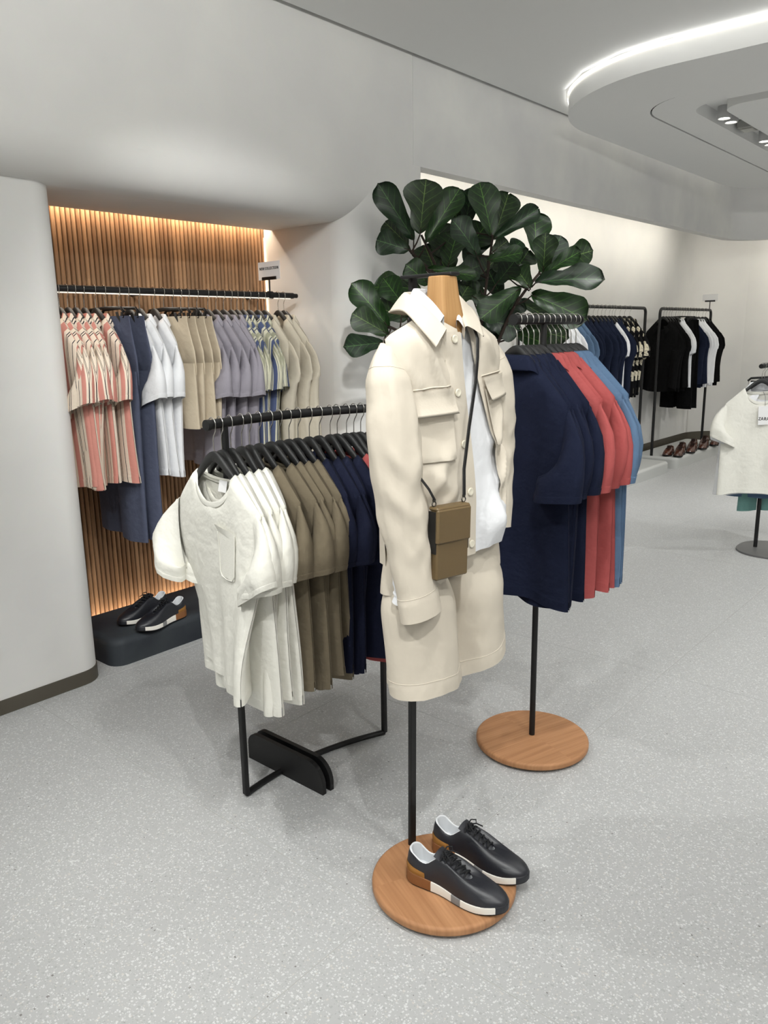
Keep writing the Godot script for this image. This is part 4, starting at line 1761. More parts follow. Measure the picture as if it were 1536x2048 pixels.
	part(jk, "front_panel", panel(left, 1.0, 0.965, 0.003), M.jacket)
	var bk := MB.new()
	var br := []
	var bu := []
	for j in 31:
		var v := j / 30.0
		var row := PackedVector3Array()
		var ur := PackedVector2Array()
		for i in 33:
			var u := lerpf(1.0, -1.0, i / 32.0)
			var yc := lerpf(1.5, 0.955, v)
			var x := u * jw(yc)
			var yt := shoulder_y(x)
			if absf(x) < 0.085:
				yt = lerpf(1.545, shoulder_y(0.085), sm(0.0, 0.085, absf(x)))
			var y := lerpf(yt, 0.955, v)
			row.append(Vector3(x, y, jz(x, y, -1.0)))
			ur.append(Vector2(x, y))
		br.append(row)
		bu.append(ur)
	bk.grid(br, false, bu)
	part(jk, "back_panel", bk, M.jacket)
	var slr := sleeve_tube([Vector3(-0.170, 1.462, -0.004), Vector3(-0.190, 1.415, 0.006), Vector3(-0.196, 1.33, 0.022), Vector3(-0.197, 1.235, 0.034), Vector3(-0.191, 1.12, 0.047), Vector3(-0.180, 1.0, 0.063), Vector3(-0.165, 0.885, 0.076), Vector3(-0.160, 0.842, 0.081)],
		[0.030, 0.054, 0.062, 0.062, 0.060, 0.056, 0.056, 0.058], [0.022, 0.050, 0.056, 0.056, 0.050, 0.042, 0.036, 0.034], 2.0, 0.005, 0.095)
	part(jk, "sleeve", slr, M.jacket)
	part(jk, "shoulder_seam", ring_seam(5), M.jacket)
	part(jk, "cuff_seam", ring_seam(54), M.jacket)
	var sll := sleeve_tube([Vector3(0.170, 1.462, -0.004), Vector3(0.190, 1.412, -0.004), Vector3(0.202, 1.32, -0.008), Vector3(0.202, 1.22, -0.006), Vector3(0.192, 1.12, 0.012), Vector3(0.181, 1.04, 0.030), Vector3(0.174, 0.99, 0.038)],
		[0.030, 0.054, 0.060, 0.060, 0.056, 0.050, 0.044], [0.022, 0.050, 0.056, 0.054, 0.046, 0.036, 0.028], 6.0, 0.005, 0.0)
	part(jk, "sleeve", sll, M.jacket)
	part(jk, "shoulder_seam", ring_seam(5), M.jacket)
	part(jk, "collar", collar_mesh(
		[Vector3(-0.066, 1.506, 0.074), Vector3(-0.080, 1.546, 0.035), Vector3(-0.091, 1.582, -0.015), Vector3(-0.060, 1.592, -0.062), Vector3(0.01, 1.595, -0.080), Vector3(0.068, 1.595, -0.066), Vector3(0.088, 1.588, -0.032), Vector3(0.036, 1.539, 0.030), Vector3(0.004, 1.510, 0.070)],
		[Vector3(-0.112, 1.466, 0.084), Vector3(-0.127, 1.507, 0.050), Vector3(-0.126, 1.546, -0.005), Vector3(-0.090, 1.545, -0.090), Vector3(0.01, 1.540, -0.108), Vector3(0.092, 1.552, -0.090), Vector3(0.126, 1.562, -0.036), Vector3(0.096, 1.534, 0.026), Vector3(0.050, 1.486, 0.086)], 0.03, 0.004), M.jacket)
	var fs := func(x: float, y: float) -> Vector3:
		return Vector3(x, y, jz(x, y) + 0.004)
	# placket on the buttoned front, with its edge seam
	var pm := MB.new()
	var pr := []
	for j in 31:
		var y := lerpf(1.498, 0.956, j / 30.0)
		var row := PackedVector3Array()
		for i in 5:
			var x := lerpf(front_edge(y) - 0.048, front_edge(y) + 0.003, i / 4.0)
			row.append(fs.call(x, y) + Vector3(0, 0, 0.0030 if i > 0 else 0.0))
		pr.append(row)
	pm.grid(pr)
	part(jk, "placket", pm, M.jacket)
	for q in [[Vector2(-0.028, 1.482), 0.0], [Vector2(-0.022, 1.358), 0.0], [Vector2(-0.010, 1.236), 0.0], [Vector2(0.008, 1.118), 0.0], [Vector2(0.016, 0.985), 0.0]]:
		var bt := MB.new()
		bt.lathe([Vector2(0.0, 0.0036), Vector2(0.0035, 0.0034), Vector2(0.0055, 0.0042), Vector2(0.0088, 0.0046), Vector2(0.0098, 0.003), Vector2(0.0098, 0.0), Vector2(0, 0)], 20)
		var bo := part(jk, "button", bt, M.button)
		bo.position = fs.call(q[0].x, q[0].y) + Vector3(0, 0, 0.003)
		bo.rotation.x = PI / 2
	# chest pockets with flaps
	part(jk, "pocket", quad_patch(fs, Vector2(-0.166, 1.335), Vector2(-0.044, 1.335), Vector2(-0.042, 1.205), Vector2(-0.160, 1.205), 0.003), M.jacket)
	part(jk, "pocket_flap", quad_patch(fs, Vector2(-0.172, 1.364), Vector2(-0.043, 1.372), Vector2(-0.037, 1.312), Vector2(-0.158, 1.308), 0.012, 0.006), M.jacket)
	part(jk, "pocket", quad_patch(fs, Vector2(0.085, 1.36), Vector2(0.175, 1.365), Vector2(0.175, 1.23), Vector2(0.118, 1.22), 0.003), M.jacket)
	part(jk, "pocket_flap", quad_patch(fs, Vector2(0.078, 1.388), Vector2(0.176, 1.397), Vector2(0.182, 1.343), Vector2(0.098, 1.330), 0.012, 0.006), M.jacket)
	part(jk, "side_welt", quad_patch(fs, Vector2(-0.182, 1.262), Vector2(-0.160, 1.262), Vector2(-0.145, 1.165), Vector2(-0.166, 1.163), 0.002), M.jacket)
	part(jk, "seam", ridge(fs, [Vector2(-0.172, 1.368), Vector2(-0.10, 1.374), Vector2(-0.043, 1.376)], 0.0022), M.jacket)
	part(jk, "seam", ridge(fs, [Vector2(0.078, 1.392), Vector2(0.176, 1.401)], 0.0022), M.jacket)
	# crossbody bag
	var bg := thing("crossbody_bag", "small brown leather phone bag hung across the cream jacket", "bag", OUT_AT, turn)
	var lea := mat(Color(0.385, 0.315, 0.20), 0.5)
	var ln := noise(0.35, 2, 5).get_seamless_image(256, 256)
	ln.convert(Image.FORMAT_RGBA8)
	ln.bump_map_to_normal_map(3.0)
	lea.normal_enabled = true
	lea.normal_texture = tex(ln)
	lea.normal_scale = 0.5
	lea.uv1_triplanar = true
	lea.uv1_scale = Vector3(14, 14, 14)
	var dk := mat(Color(0.045, 0.04, 0.04), 0.5)
	var bt2 := Transform3D(Basis(Vector3.UP, deg_to_rad(-4)) * Basis(Vector3.BACK, deg_to_rad(-1.5)), Vector3(-0.092, 1.014, 0.108))
	var b0 := MB.new()
	b0.box(bt2, Vector3(0.104, 0.168, 0.026), 0.004)
	part(bg, "pouch", b0, lea)
	var b1 := MB.new()
	b1.box(bt2 * Transform3D(Basis(), Vector3(0, 0.045, 0.012)), Vector3(0.109, 0.082, 0.012), 0.004)
	b1.box(bt2 * Transform3D(Basis(), Vector3(0, 0.086, -0.001)), Vector3(0.109, 0.010, 0.032), 0.004)
	part(bg, "flap", b1, lea)
	for s in [-1.0, 1.0]:
		var b2 := MB.new()
		b2.box(bt2 * Transform3D(Basis(), Vector3(s * 0.0525, 0.03, -0.003)), Vector3(0.004, 0.10, 0.026), 0.001)
		part(bg, "gusset", b2, dk)
		var b3 := MB.new()
		var rp := []
		for k in 13:
			rp.append(bt2 * Vector3(s * 0.048 + cos(TAU * k / 12.0) * 0.006, 0.097 + sin(TAU * k / 12.0) * 0.006, -0.004))
		b3.tube(rp, 0.0014, 6, false)
		b3.box(bt2 * Transform3D(Basis(), Vector3(s * 0.048, 0.106, -0.004)), Vector3(0.009, 0.007, 0.004), 0.001)
		part(bg, "clasp", b3, mat(Color(0.35, 0.34, 0.32), 0.3, 1.0))
	var spt := MB.new()
	var s0 := bt2 * Vector3(0.048, 0.108, -0.003)
	var ctrl := [s0, Vector3(-0.030, 1.18, 0.098), Vector3(-0.008, 1.28, 0.094), Vector3(0.018, 1.38, 0.090), Vector3(0.034, 1.44, 0.082), Vector3(0.043, 1.482, 0.074), Vector3(0.050, 1.505, 0.058)]
	spt.tube(ctrl, 0.006, 8, true, 0.4)
	var s1 := bt2 * Vector3(-0.048, 0.108, -0.003)
	spt.tube([s1, s1 + Vector3(-0.012, 0.025, -0.006), s1 + Vector3(-0.035, 0.07, -0.03), s1 + Vector3(-0.05, 0.16, -0.07)], 0.0042, 8, true, 0.45)
	part(bg, "strap", spt, dk)


# ---------------------------------------------------------------- shoes
func shoe_outline(t: float, l: float, w: float) -> PackedVector2Array:
	return PackedVector2Array()


func make_shoe(o: Dictionary) -> Dictionary:
	# heel at z 0, toe at z = length, sole on y 0; lateral +x
	var L: float = o.length
	var n := 56
	var per := []
	# half widths along the length
	var hw := func(t: float, s: float) -> float:
		var base := 0.034 + 0.013 * sm(0.30, 0.70, t) - 0.003 * exp(-pow((t - 0.42) / 0.14, 2))
		var e := 1.0
		if t < 0.14:
			e = sqrt(maxf(0.0, 1 - pow((0.14 - t) / 0.14, 2)))
		if t > 0.68:
			e = pow(maxf(0.0, 1 - pow((t - 0.68) / 0.32, 2.3)), 1.0 / 2.0)
		return base * e * (1.0 + 0.05 * s)
	for i in n:
		var q := TAU * i / n
		# heel at q = 0, lateral side first
		var t := 0.5 - 0.5 * cos(q)
		var s := 1.0 if q < PI else -1.0
		per.append(Vector3(s * hw.call(t, s), 0, t * L))
	var toe := func(t: float) -> float: return 0.010 * sm(0.74, 1.0, t)
	var st: float = o.get("sole", 0.026)
	var solet := func(t: float) -> float: return lerpf(st + 0.006, st - 0.006, sm(0.1, 0.7, t))
	var ring_at := func(grow: float, yf: Callable) -> PackedVector3Array:
		var r := PackedVector3Array()
		for i in n:
			var p: Vector3 = per[i]
			var t := p.z / L
			var c := Vector3(0, 0, clampf(p.z, L * 0.12, L * 0.8))
			var d := p - c
			d = d.normalized() if d.length() > 1e-6 else Vector3.BACK
			r.append(p + d * grow + Vector3(0, yf.call(t), 0))
		return r
	var out := {}
	# sole in coloured lengths: each slice of the ring
	var lo: PackedVector3Array = ring_at.call(0.0, func(t: float) -> float: return toe.call(t))
	var lo2: PackedVector3Array = ring_at.call(0.003, func(t: float) -> float: return 0.005 + toe.call(t))
	var hi: PackedVector3Array = ring_at.call(0.003, func(t: float) -> float: return solet.call(t) + toe.call(t) * 0.8)
	var hi2: PackedVector3Array = ring_at.call(0.0, func(t: float) -> float: return solet.call(t) + toe.call(t) * 0.8 + 0.002)
	out.slices = []
	for sl in o.slices:
		for side in 2:
			var b := MB.new()
			var rows := [PackedVector3Array(), PackedVector3Array(), PackedVector3Array()]
			for k in 13:
				var t := lerpf(sl[0], sl[1], k / 12.0)
				var q := acos(clampf(1 - 2 * t, -1, 1))
				if side == 1:
					q = TAU - q
				var f := q / TAU * n
				var i0 := int(f) % n
				var i1 := (i0 + 1) % n
				var fr := f - int(f)
				rows[0].append(lo2[i0].lerp(lo2[i1], fr))
				rows[1].append(hi[i0].lerp(hi[i1], fr))
				rows[2].append(hi2[i0].lerp(hi2[i1], fr))
			b.grid(rows)
			out.slices.append([b.mesh(), sl[2]])
	var os := MB.new()
	os.grid([lo, lo2], true)
	var bot := []
	for p in lo:
		bot.append(p)
	os.poly(bot, Vector3.DOWN)
	out.outsole = os.mesh()
	# upper: rings climb from the sole to the rim of the opening
	var rim := PackedVector3Array()
	for i in n:
		var q := TAU * i / n
		var t := 0.5 - 0.5 * cos(q)
		var s := 1.0 if q < PI else -1.0
		var rz := lerpf(0.035, 0.66, pow(t, 0.92)) * L
		var rt := rz / L
		var y := 0.0
		if rt < 0.22:
			y = lerpf(o.heel, o.ankle, sm(0.03, 0.2, rt))
		elif rt < 0.36:
			y = lerpf(o.ankle, o.throat, sm(0.22, 0.36, rt))
		else:
			y = lerpf(o.throat, 0.066, sm(0.36, 0.66, rt) * 0.85 + (rt - 0.36) * 0.5)
		var w := 0.024
		if rt > 0.30:
			w = lerpf(0.024, 0.015, sm(0.30, 0.40, rt))
		if rt > 0.58:
			w *= sqrt(maxf(0.0, 1 - pow((rt - 0.58) / 0.08, 2)))
		if rt < 0.10:
			w *= sqrt(maxf(0.0, 1 - pow((0.10 - rt) / 0.066, 2)))
		rim.append(Vector3(s * w, y, rz))
	var ur := []
	for j in 11:
		var v := j / 10.0
		var row := PackedVector3Array()
		for i in n:
			var a := hi2[i]
			var b := rim[i]
			var t: float = per[i].z / L
			var g := sin(v * PI / 2) if t > 0.5 else lerpf(v, sin(v * PI / 2), 0.55)
			var hz := 1 - cos(v * PI / 2)
			# lower part stays wide, then turns in
			hz = lerpf(v, hz, 0.75)
			if t < 0.5:
				hz = lerpf(v * v, hz, 0.4)
			var p := Vector3(lerpf(a.x, b.x, hz), lerpf(a.y, b.y, g), lerpf(a.z, b.z, hz))
			row.append(p)
		ur.append(row)
	var up := MB.new()
	up.grid(ur, true)
	out.upper = up.mesh()
	out.rows = ur
	# lining: rim folds in and down
	var li := MB.new()
	var l1 := PackedVector3Array()
	var l2 := PackedVector3Array()
	var l3 := PackedVector3Array()
	var l0 := PackedVector3Array()
	for i in n:
		var b := rim[i]
		var t := b.z / L
		var inw := Vector3(-signf(b.x) * 0.004 if absf(b.x) > 0.005 else 0.0, 0, 0.004 if t < 0.08 else 0.0)
		l0.append(b - inw * 0.2)
		l1.append(b + inw * 0.5 + Vector3(0, 0.0025, 0))
		l2.append(b + inw + Vector3(0, -0.002, 0))
		l3.append(Vector3(b.x * 0.95, 0.042, b.z + (0.006 if t < 0.1 else 0.0)))
		if t > 0.36:
			l0[i] = b - Vector3(0, 0.003, 0)
			l1[i] = b - Vector3(0, 0.006, 0)
			l2[i] = b - Vector3(0, 0.010, 0)
	li.grid([l0, l1, l2, l3], true)
	var ins := []
	for p in l3:
		ins.append(p)
	li.poly(ins, Vector3.UP)
	out.lining = li.mesh()
	# tongue
	var tg := MB.new()
	var tr := []
	for j in 8:
		var v := j / 7.0
		var row := PackedVector3Array()
		for i in 7:
			var u := lerpf(-1, 1, i / 6.0)
			row.append(Vector3(u * lerpf(0.026, 0.019, v), lerpf(o.throat + 0.010, 0.066, v) - 0.005 * u * u + 0.001 * sin(PI * v), lerpf(0.315, 0.63, v) * L))
		tr.append(row)
	tg.grid(tr)
	out.tongue = tg.mesh()
	# laces, one mesh each
	out.laces = []
	for k in 6:
		var v := k / 5.0
		var z := lerpf(0.375, 0.605, v) * L
		var y := lerpf(o.throat, 0.068, sm(0, 1, v)) + 0.005
		var w := lerpf(0.024, 0.021, v)
		var lc := MB.new()
		lc.tube([Vector3(-w, y - 0.007, z + 0.003), Vector3(-w * 0.7, y - 0.001, z + 0.001), Vector3(0, y + 0.003, z), Vector3(w * 0.7, y - 0.001, z + 0.001), Vector3(w, y - 0.007, z + 0.003)], 0.0026, 6)
		if k < 5:
			lc.tube([Vector3(-w * 0.7, y, z + 0.002), Vector3(0, y + 0.004, z + 0.009), Vector3(w * 0.7, y - 0.002, z + 0.016)], 0.0022, 6)
		out.laces.append(lc.mesh())
	var bw := MB.new()
	var by: float = o.throat + 0.010
	var bz := 0.372 * L
	for s in [-1.0, 1.0]:
		bw.tube([Vector3(0, by, bz), Vector3(s * 0.012, by + 0.010, bz + 0.004), Vector3(s * 0.026, by + 0.004, bz + 0.012), Vector3(s * 0.020, by - 0.003, bz + 0.016), Vector3(0, by, bz + 0.004)], 0.002, 6)
		bw.tube([Vector3(0, by, bz), Vector3(s * 0.014, by + 0.002, bz + 0.020), Vector3(s * 0.022, by - 0.006, bz + 0.036)], 0.002, 6)
	out.bow = bw.mesh()
	return out


func overlay(g: Dictionary, i0: int, i1: int, j0: int, j1: int, off: float, top_cut := 0.0) -> MB:
	# a leather piece laid over the upper between ring columns i0..i1 and rows j0..j1
	var rows := []
	var ur: Array = g.rows
	var n: int = ur[0].size()
	for j in range(j0, j1 + 1):
		var row := PackedVector3Array()
		for i in range(i0, i1 + 1):
			var k := posmod(i, n)
			var p: Vector3 = ur[j][k]
			var c := Vector3(0, p.y - 0.01, clampf(p.z, 0.04, 0.22))
			var e := off if j > j0 and j < j1 and i > i0 and i < i1 else off * 0.3
			row.append(p + (p - c).normalized() * e)
		rows.append(row)
	var b := MB.new()
	b.grid(rows)
	return b


func place_shoe(called: String, g: Dictionary, P: Dictionary, at: Vector3, turn: float, mirror: bool, label: String, group: String) -> void:
	var t := thing(called, label, "shoe", at, turn, group)
	var put := func(nm: String, me, m: Material) -> MeshInstance3D:
		var o := part(t, nm, me, m)
		if mirror:
			o.scale.x = -1.0
		return o
	put.call("upper", g.upper, P.upper)
	put.call("lining", g.lining, P.lining)
	put.call("tongue", g.tongue, P.upper)
	put.call("outsole", g.outsole, P.outsole)
	for s in g.slices:
		put.call("midsole", s[0], P[s[1]])
	for l in g.laces:
		put.call("lace", l, P.lace)
	put.call("lace_bow", g.bow, P.lace)
	if g.has("patch"):
		put.call("heel_patch", g.patch, P.tan)
		put.call("toe_guard", g.guard, P.upper)
		put.call("eyelet_stay", g.stay, P.upper)
		put.call("eyelet_stay", g.stay2, P.upper)


func shoes() -> void:
	var g := make_shoe({"length": 0.295, "heel": 0.098, "ankle": 0.074, "throat": 0.102, "sole": 0.028, "slices": [[0.0, 0.30, "brown"], [0.30, 0.52, "white"], [0.52, 0.62, "grey"], [0.62, 0.93, "white"], [0.93, 1.0, "upper"]]})
	g.patch = overlay(g, -9, 9, 0, 3, 0.0022).mesh()
	g.guard = overlay(g, 20, 36, 0, 3, 0.0026).mesh()
	g.stay = overlay(g, 13, 25, 6, 10, 0.0026).mesh()
	g.stay2 = overlay(g, 31, 43, 6, 10, 0.0026).mesh()
	var leather := mat(Color(0.10, 0.108, 0.135), 0.42)
	leather.metallic_specular = 0.55
	var P := {"upper": leather, "lining": mat(Color(0.86, 0.87, 0.88), 0.7), "outsole": mat(Color(0.06, 0.06, 0.07), 0.8), "brown": mat(Color(0.50, 0.32, 0.17), 0.6), "white": mat(Color(0.90, 0.885, 0.85), 0.6), "grey": mat(Color(0.5, 0.5, 0.5), 0.6), "lace": mat(Color(0.055, 0.06, 0.075), 0.85), "tan": mat(Color(0.58, 0.40, 0.17), 0.6)}
	var gr := "navy leather trainers"
	place_shoe("trainer", g, P, Vector3(-1.206, 0.034, -1.468), deg_to_rad(98), false, "navy leather trainer with tan heel, nearer one on the stand's oak base", gr)
	place_shoe("trainer", g, P, Vector3(-1.226, 0.034, -1.612), deg_to_rad(96), true, "navy leather trainer behind its pair on the stand's oak base", gr)
	var d := deg_to_rad(8)
	place_shoe("trainer", g, P, Vector3(-3.22, 0.13, -2.16), d, false, "navy leather trainer at the front of the pair on the dark plinth", gr)
	place_shoe("trainer", g, P, Vector3(-3.36, 0.13, -2.15), d, true, "navy leather trainer nearer the slats, of the pair on the dark plinth", gr)
	place_shoe("trainer", g, P, Vector3(-3.34, 0.13, -2.66), d, false, "navy leather trainer half hidden behind the white t-shirt, on dark plinth", gr)
	# brown lace-up shoes on the far plinths
	var og := make_shoe({"length": 0.30, "heel": 0.085, "ankle": 0.066, "throat": 0.088, "sole": 0.018, "slices": [[0.0, 1.0, "outsole"]]})
	G.oxford = og
	var br := mat(Color(0.28, 0.135, 0.075), 0.22)
	br.metallic_specular = 0.7
	G.oxford_mats = {"upper": br, "lining": mat(Color(0.35, 0.22, 0.14), 0.7), "outsole": mat(Color(0.06, 0.045, 0.04), 0.6), "lace": mat(Color(0.16, 0.08, 0.05), 0.8)}


func ficus() -> void:
	var at := Vector3(-2.40, 0, -3.26)
	var t := thing("fiddle_leaf_plant", "large fiddle-leaf fig with glossy dark green leaves behind the dressed stand", "plant", at)
	var pot := MB.new()
	pot.lathe([Vector2(0, 0), Vector2(0.11, 0), Vector2(0.118, 0.01), Vector2(0.15, 0.36), Vector2(0.153, 0.38), Vector2(0.14, 0.38), Vector2(0.137, 0.35), Vector2(0.0, 0.345)], 32)
	part(t, "pot", pot, mat(Color(0.30, 0.29, 0.28), 0.8))
	var bark := mat(Color(0.16, 0.115, 0.085), 0.9)
	var pts := []
	for s in STEMS:
		var cv := Curve3D.new()
		for i in s.size():
			var d: Vector3 = (s[mini(i + 1, s.size() - 1)] - s[maxi(i - 1, 0)]) / 6.0
			cv.add_point(s[i] - at, -d, d)
		var p := []
		var rd := []
		for k in 17:
			p.append(cv.sample_baked(cv.get_baked_length() * k / 16.0, true))
			rd.append(lerpf(0.017, 0.006, k / 16.0))
			pts.append(p[-1])
		var b := MB.new()
		b.tube(p, rd, 8)
		part(t, "stem", b, bark)
	# leaf picture: dark blade with paler ribs
	var im := Image.create(96, 192, false, Image.FORMAT_RGB8)
	var nz := noise(0.03, 3, 4)
	for y in 192:
		for x in 96:
			var u := absf(x - 47.5) / 47.5
			var v := y / 192.0
			var c := Color(0.115, 0.195, 0.08).lerp(Color(0.075, 0.145, 0.065), 0.5 + nz.get_noise_2d(x * 2, y * 2))
			var rib := 1.0 - sm(0.012, 0.035, u)
			var f := fposmod((v - u * 0.20) * 8.5, 1.0)
			rib = maxf(rib, (1.0 - sm(0.03, 0.07, absf(f - 0.5))) * (1.0 - u * 0.75) * 0.7)
			im.set_pixel(x, y, c.lerp(Color(0.46, 0.56, 0.30), rib * 0.85))
	var mats := []
	for k in 3:
		var m := mat([Color(1, 1, 1), Color(0.72, 0.85, 0.9), Color(0.85, 1.0, 0.8)][k], 0.42)
		m.albedo_texture = tex(im)
		m.metallic_specular = 0.45
		m.backlight_enabled = true
		m.backlight = Color(0.10, 0.16, 0.04)
		mats.append(m)
	var cuts := []
	for k in 5:
		var b := MB.new()
		var rows := []
		var wt := [[0.0, 0.03], [0.04, 0.20], [0.12, 0.40], [0.25, 0.52], [0.42, 0.60], [0.58, 0.82], [0.72, 1.0], [0.84, 0.96], [0.92, 0.78], [0.97, 0.50], [1.0, 0.06]]
		for j in 19:
			var v := 0.5 - 0.5 * cos(PI * j / 18.0)
			var w := 0.06
			# narrow at the stalk, waisted, broad towards the blunt tip
			for q in 10:
				if v >= wt[q][0] and v <= wt[q + 1][0]:
					w = lerpf(wt[q][1], wt[q + 1][1], (v - wt[q][0]) / (wt[q + 1][0] - wt[q][0]))
			var row := PackedVector3Array()
			for i in 11:
				var u := lerpf(-1, 1, i / 10.0)
				var wav := 0.055 * sin(v * (11 + k) + k * 1.7 + (1.3 if u > 0 else 0.0)) * u * u
				var z := 0.13 * u * u * (0.6 + 0.4 * k / 4.0) + wav * 0.9 - (0.10 + 0.07 * k) * pow(v, 2.0) * 1.2
				row.append(Vector3(u * w * (1 + wav * 0.5), v, z))
			rows.append(row)
		b.grid(rows)
		cuts.append(b.mesh())
	var rng := RandomNumberGenerator.new()
	rng.seed = 77
	var n := 0
	for l in LEAVES:
		var a := Vector3(l[0], l[1], l[2]) - at
		var b := Vector3(l[3], l[4], l[5]) - at
		var ey := b - a
		var L := ey.length()
		ey /= L
		var see := Vector3(0.62, 0.12, 0.75) + Vector3(rng.randf_range(-0.45, 0.45), rng.randf_range(-0.1, 0.5), rng.randf_range(-0.35, 0.35))
		var ez := (see - ey * see.dot(ey)).normalized()
		var ex := ey.cross(ez)
		var lf := part(t, "leaf", cuts[n % 5], mats[n % 3])
		lf.transform = Transform3D(Basis(ex * l[6] * 1.3, ey * L * 1.12, ez * L * 0.7), a)
		# stalk to the nearest stem
		var near: Vector3 = pts[0]
		for p in pts:
			if (p - a + Vector3(0, 0.06, 0)).length() < (near - a + Vector3(0, 0.06, 0)).length():
				near = p
		var sk := MB.new()
		sk.tube([near, near.lerp(a, 0.6) + Vector3(0, -0.008, 0), a, a + ey * 0.03], [0.005, 0.004, 0.0035, 0.002], 6)
		part(t, "leaf_stalk", sk, bark)
		n += 1


func frame_rack(label: String, X: float, z0: float, z1: float, y0: float) -> void:
	var r := thing("clothes_rack", label, "clothes rack", Vector3(X, y0, (z0 + z1) / 2))
	var h := 1.70 - y0
	var half := absf(z0 - z1) / 2
	for s in [-1.0, 1.0]:
		var u := MB.new()
		var p := [Vector3(0, 0, s * half)]
		for k in 7:
			var a := PI / 2 * k / 6.0
			p.append(Vector3(0, h - 0.05 + 0.05 * sin(a), s * (half - 0.05 + 0.05 * cos(a))))
		u.tube(p, 0.0155, 10)
		part(r, "upright", u, M.black)
	var b := MB.new()
	b.tube([Vector3(0, h, half - 0.05), Vector3(0, h, -half + 0.05)], 0.0155, 10)
	part(r, "rail", b, M.black)


func far_racks() -> void:
	var X := -3.41
	for e in [["pale stone plinth under the rack of navy jackets", -6.85, 2.75], ["pale stone plinth carrying brown lace-up shoes under the far rack", -9.24, 1.64]]:
		var p := thing("plinth", e[0], "plinth", Vector3(-3.37, 0, e[1]))
		var b := MB.new()
		b.slab(rrect(0.52, e[2], 0.07, 8), 0.12, 0.03)
		part(p, "block", b, M.stone)
	frame_rack("black frame rack with navy jackets and leaf-print shirts", X, -5.6, -8.08, 0.12)
	frame_rack("black frame rack with black jackets at the far end", X, -8.46, -10.02, 0.12)
	var rng := RandomNumberGenerator.new()
	rng.seed = 6
	var n := 0
	for e in [
		["navy", "white_shirt", "long", M.purewhite, "white shirt", "shirt", [-5.95, -6.05, -6.15, -6.25, -6.35]],
		["navy", "blue_shirt", "long", M.blue, "light blue shirt", "shirt", [-6.45, -6.55]],
		["navy", "jacket", "long", M.suit, "navy tailored jacket", "jacket", [-6.62, -6.72, -6.81, -6.90, -6.99, -7.07, -7.15]],
		["navy", "white_tee_shirt", "tee", M.purewhite, "plain white t-shirt", "t-shirt", [-7.24]],
		["navy", "overshirt", "long", M.suit, "navy overshirt", "overshirt", [-7.30, -7.36]],
		["navy", "printed_shirt", "camp", M.leafprint, "black and cream leaf-print shirt", "shirt", [-7.47, -7.58, -7.70]],
		["black", "black_jacket", "long", M.jet, "black tailored jacket", "jacket", [-8.56, -8.64, -8.71, -8.78]],
		["black", "white_shirt", "camp", M.purewhite, "white short-sleeve shirt", "shirt", [-8.90, -8.97]],
		["black", "trousers", "slim", M.jet, "black trousers", "trousers", [-9.02, -9.10, -9.18]],
		["black", "overshirt", "long", M.suit, "dark navy overshirt", "overshirt", [-9.26, -9.33]],
		["black", "white_shirt", "long", M.purewhite, "white long-sleeve shirt", "shirt", [-9.45, -9.53, -9.61]],
		["black", "black_overshirt", "long", M.jet, "black overshirt", "overshirt", [-9.74, -9.84]],
	]:
		var zs: Array = e[6]
		for i in zs.size():
			var at := Vector3(X, 1.70, zs[i])
			var yaw := deg_to_rad(-6.0 + rng.randf_range(-6, 6))
			var where := "rack of %s jackets" % e[0]
			var lb := "%s %s along the %s" % [ORD[i], e[4], where] if zs.size() > 1 else "%s on the %s" % [e[4], where]
			var cl: bool = e[2] == "slim"
			var hg := hanger(at, yaw, "black hanger holding the %s %s on the %s" % [ORD[i], e[4], where], "hangers on the frame racks", cl)
			hg.scale.x *= 0.82
			if cl:
				legs(e[1], "slim%d" % (i % 2), e[3], at, yaw, lb, e[5], "clothes on the frame racks")
			else:
				var g := top(e[1], "%s%d" % [e[2], n % 4], e[3], at, yaw, lb, e[5], "clothes on the frame racks")
				g.scale.x *= 0.82
				if e[1] == "printed_shirt" and i == 0:
					hang_tag(g, Vector3(0.10, -0.38, 0.05), Vector2(0.075, 0.16), "")
			n += 1
	# small card on the far rack
	var s := thing("sign_holder", "tiny card on a stem above the rack of black jackets", "sign", Vector3(X, 1.70, -9.96))
	var sb := MB.new()
	sb.tube([Vector3(0, 0.01, 0), Vector3(0, 0.10, 0)], 0.005, 6)
	part(s, "stem", sb, M.black)
	var sc := MB.new()
	sc.box(Transform3D(Basis(), Vector3(0, 0.105, 0)), Vector3(0.12, 0.018, 0.01), 0.002)
	part(s, "card_clip", sc, M.black)
	var sd := MB.new()
	sd.box(Transform3D(Basis(), Vector3(0, 0.145, 0)), Vector3(0.18, 0.08, 0.002), 0.0005)
	part(s, "card", sd, M.tag)
	# brown shoes
	var k := 0
	for q in [[-3.28, -8.46], [-3.16, -8.47], [-3.27, -8.80], [-3.15, -8.82], [-3.26, -9.14], [-3.14, -9.17], [-3.25, -9.50], [-3.13, -9.53]]:
		place_shoe("lace_up_shoe", G.oxford, G.oxford_mats, Vector3(q[0] - 0.02, 0.12, q[1] - 0.30), deg_to_rad(8), k % 2 == 1, "polished brown lace-up shoe, %s from the near end of the far plinth" % ORD[k], "brown shoes on the far plinth")
		k += 1
	place_shoe("lace_up_shoe", G.oxford, G.oxford_mats, Vector3(-3.42, 0.12, -8.12), deg_to_rad(8), false, "brown lace-up shoe at the end of the plinth under navy jackets", "brown shoes on the far plinth")
	# stand at the picture's edge with a white t-shirt
	var st := thing("clothes_rack", "dark single-pole stand with a flat grey base and white t-shirts", "clothes rack", Vector3(-1.50, 0, -5.64))
	var bs := MB.new()
	bs.slab(rrect(0.62, 0.46, 0.2, 10), 0.012, 0.003, Vector3(0.20, 0, 0))
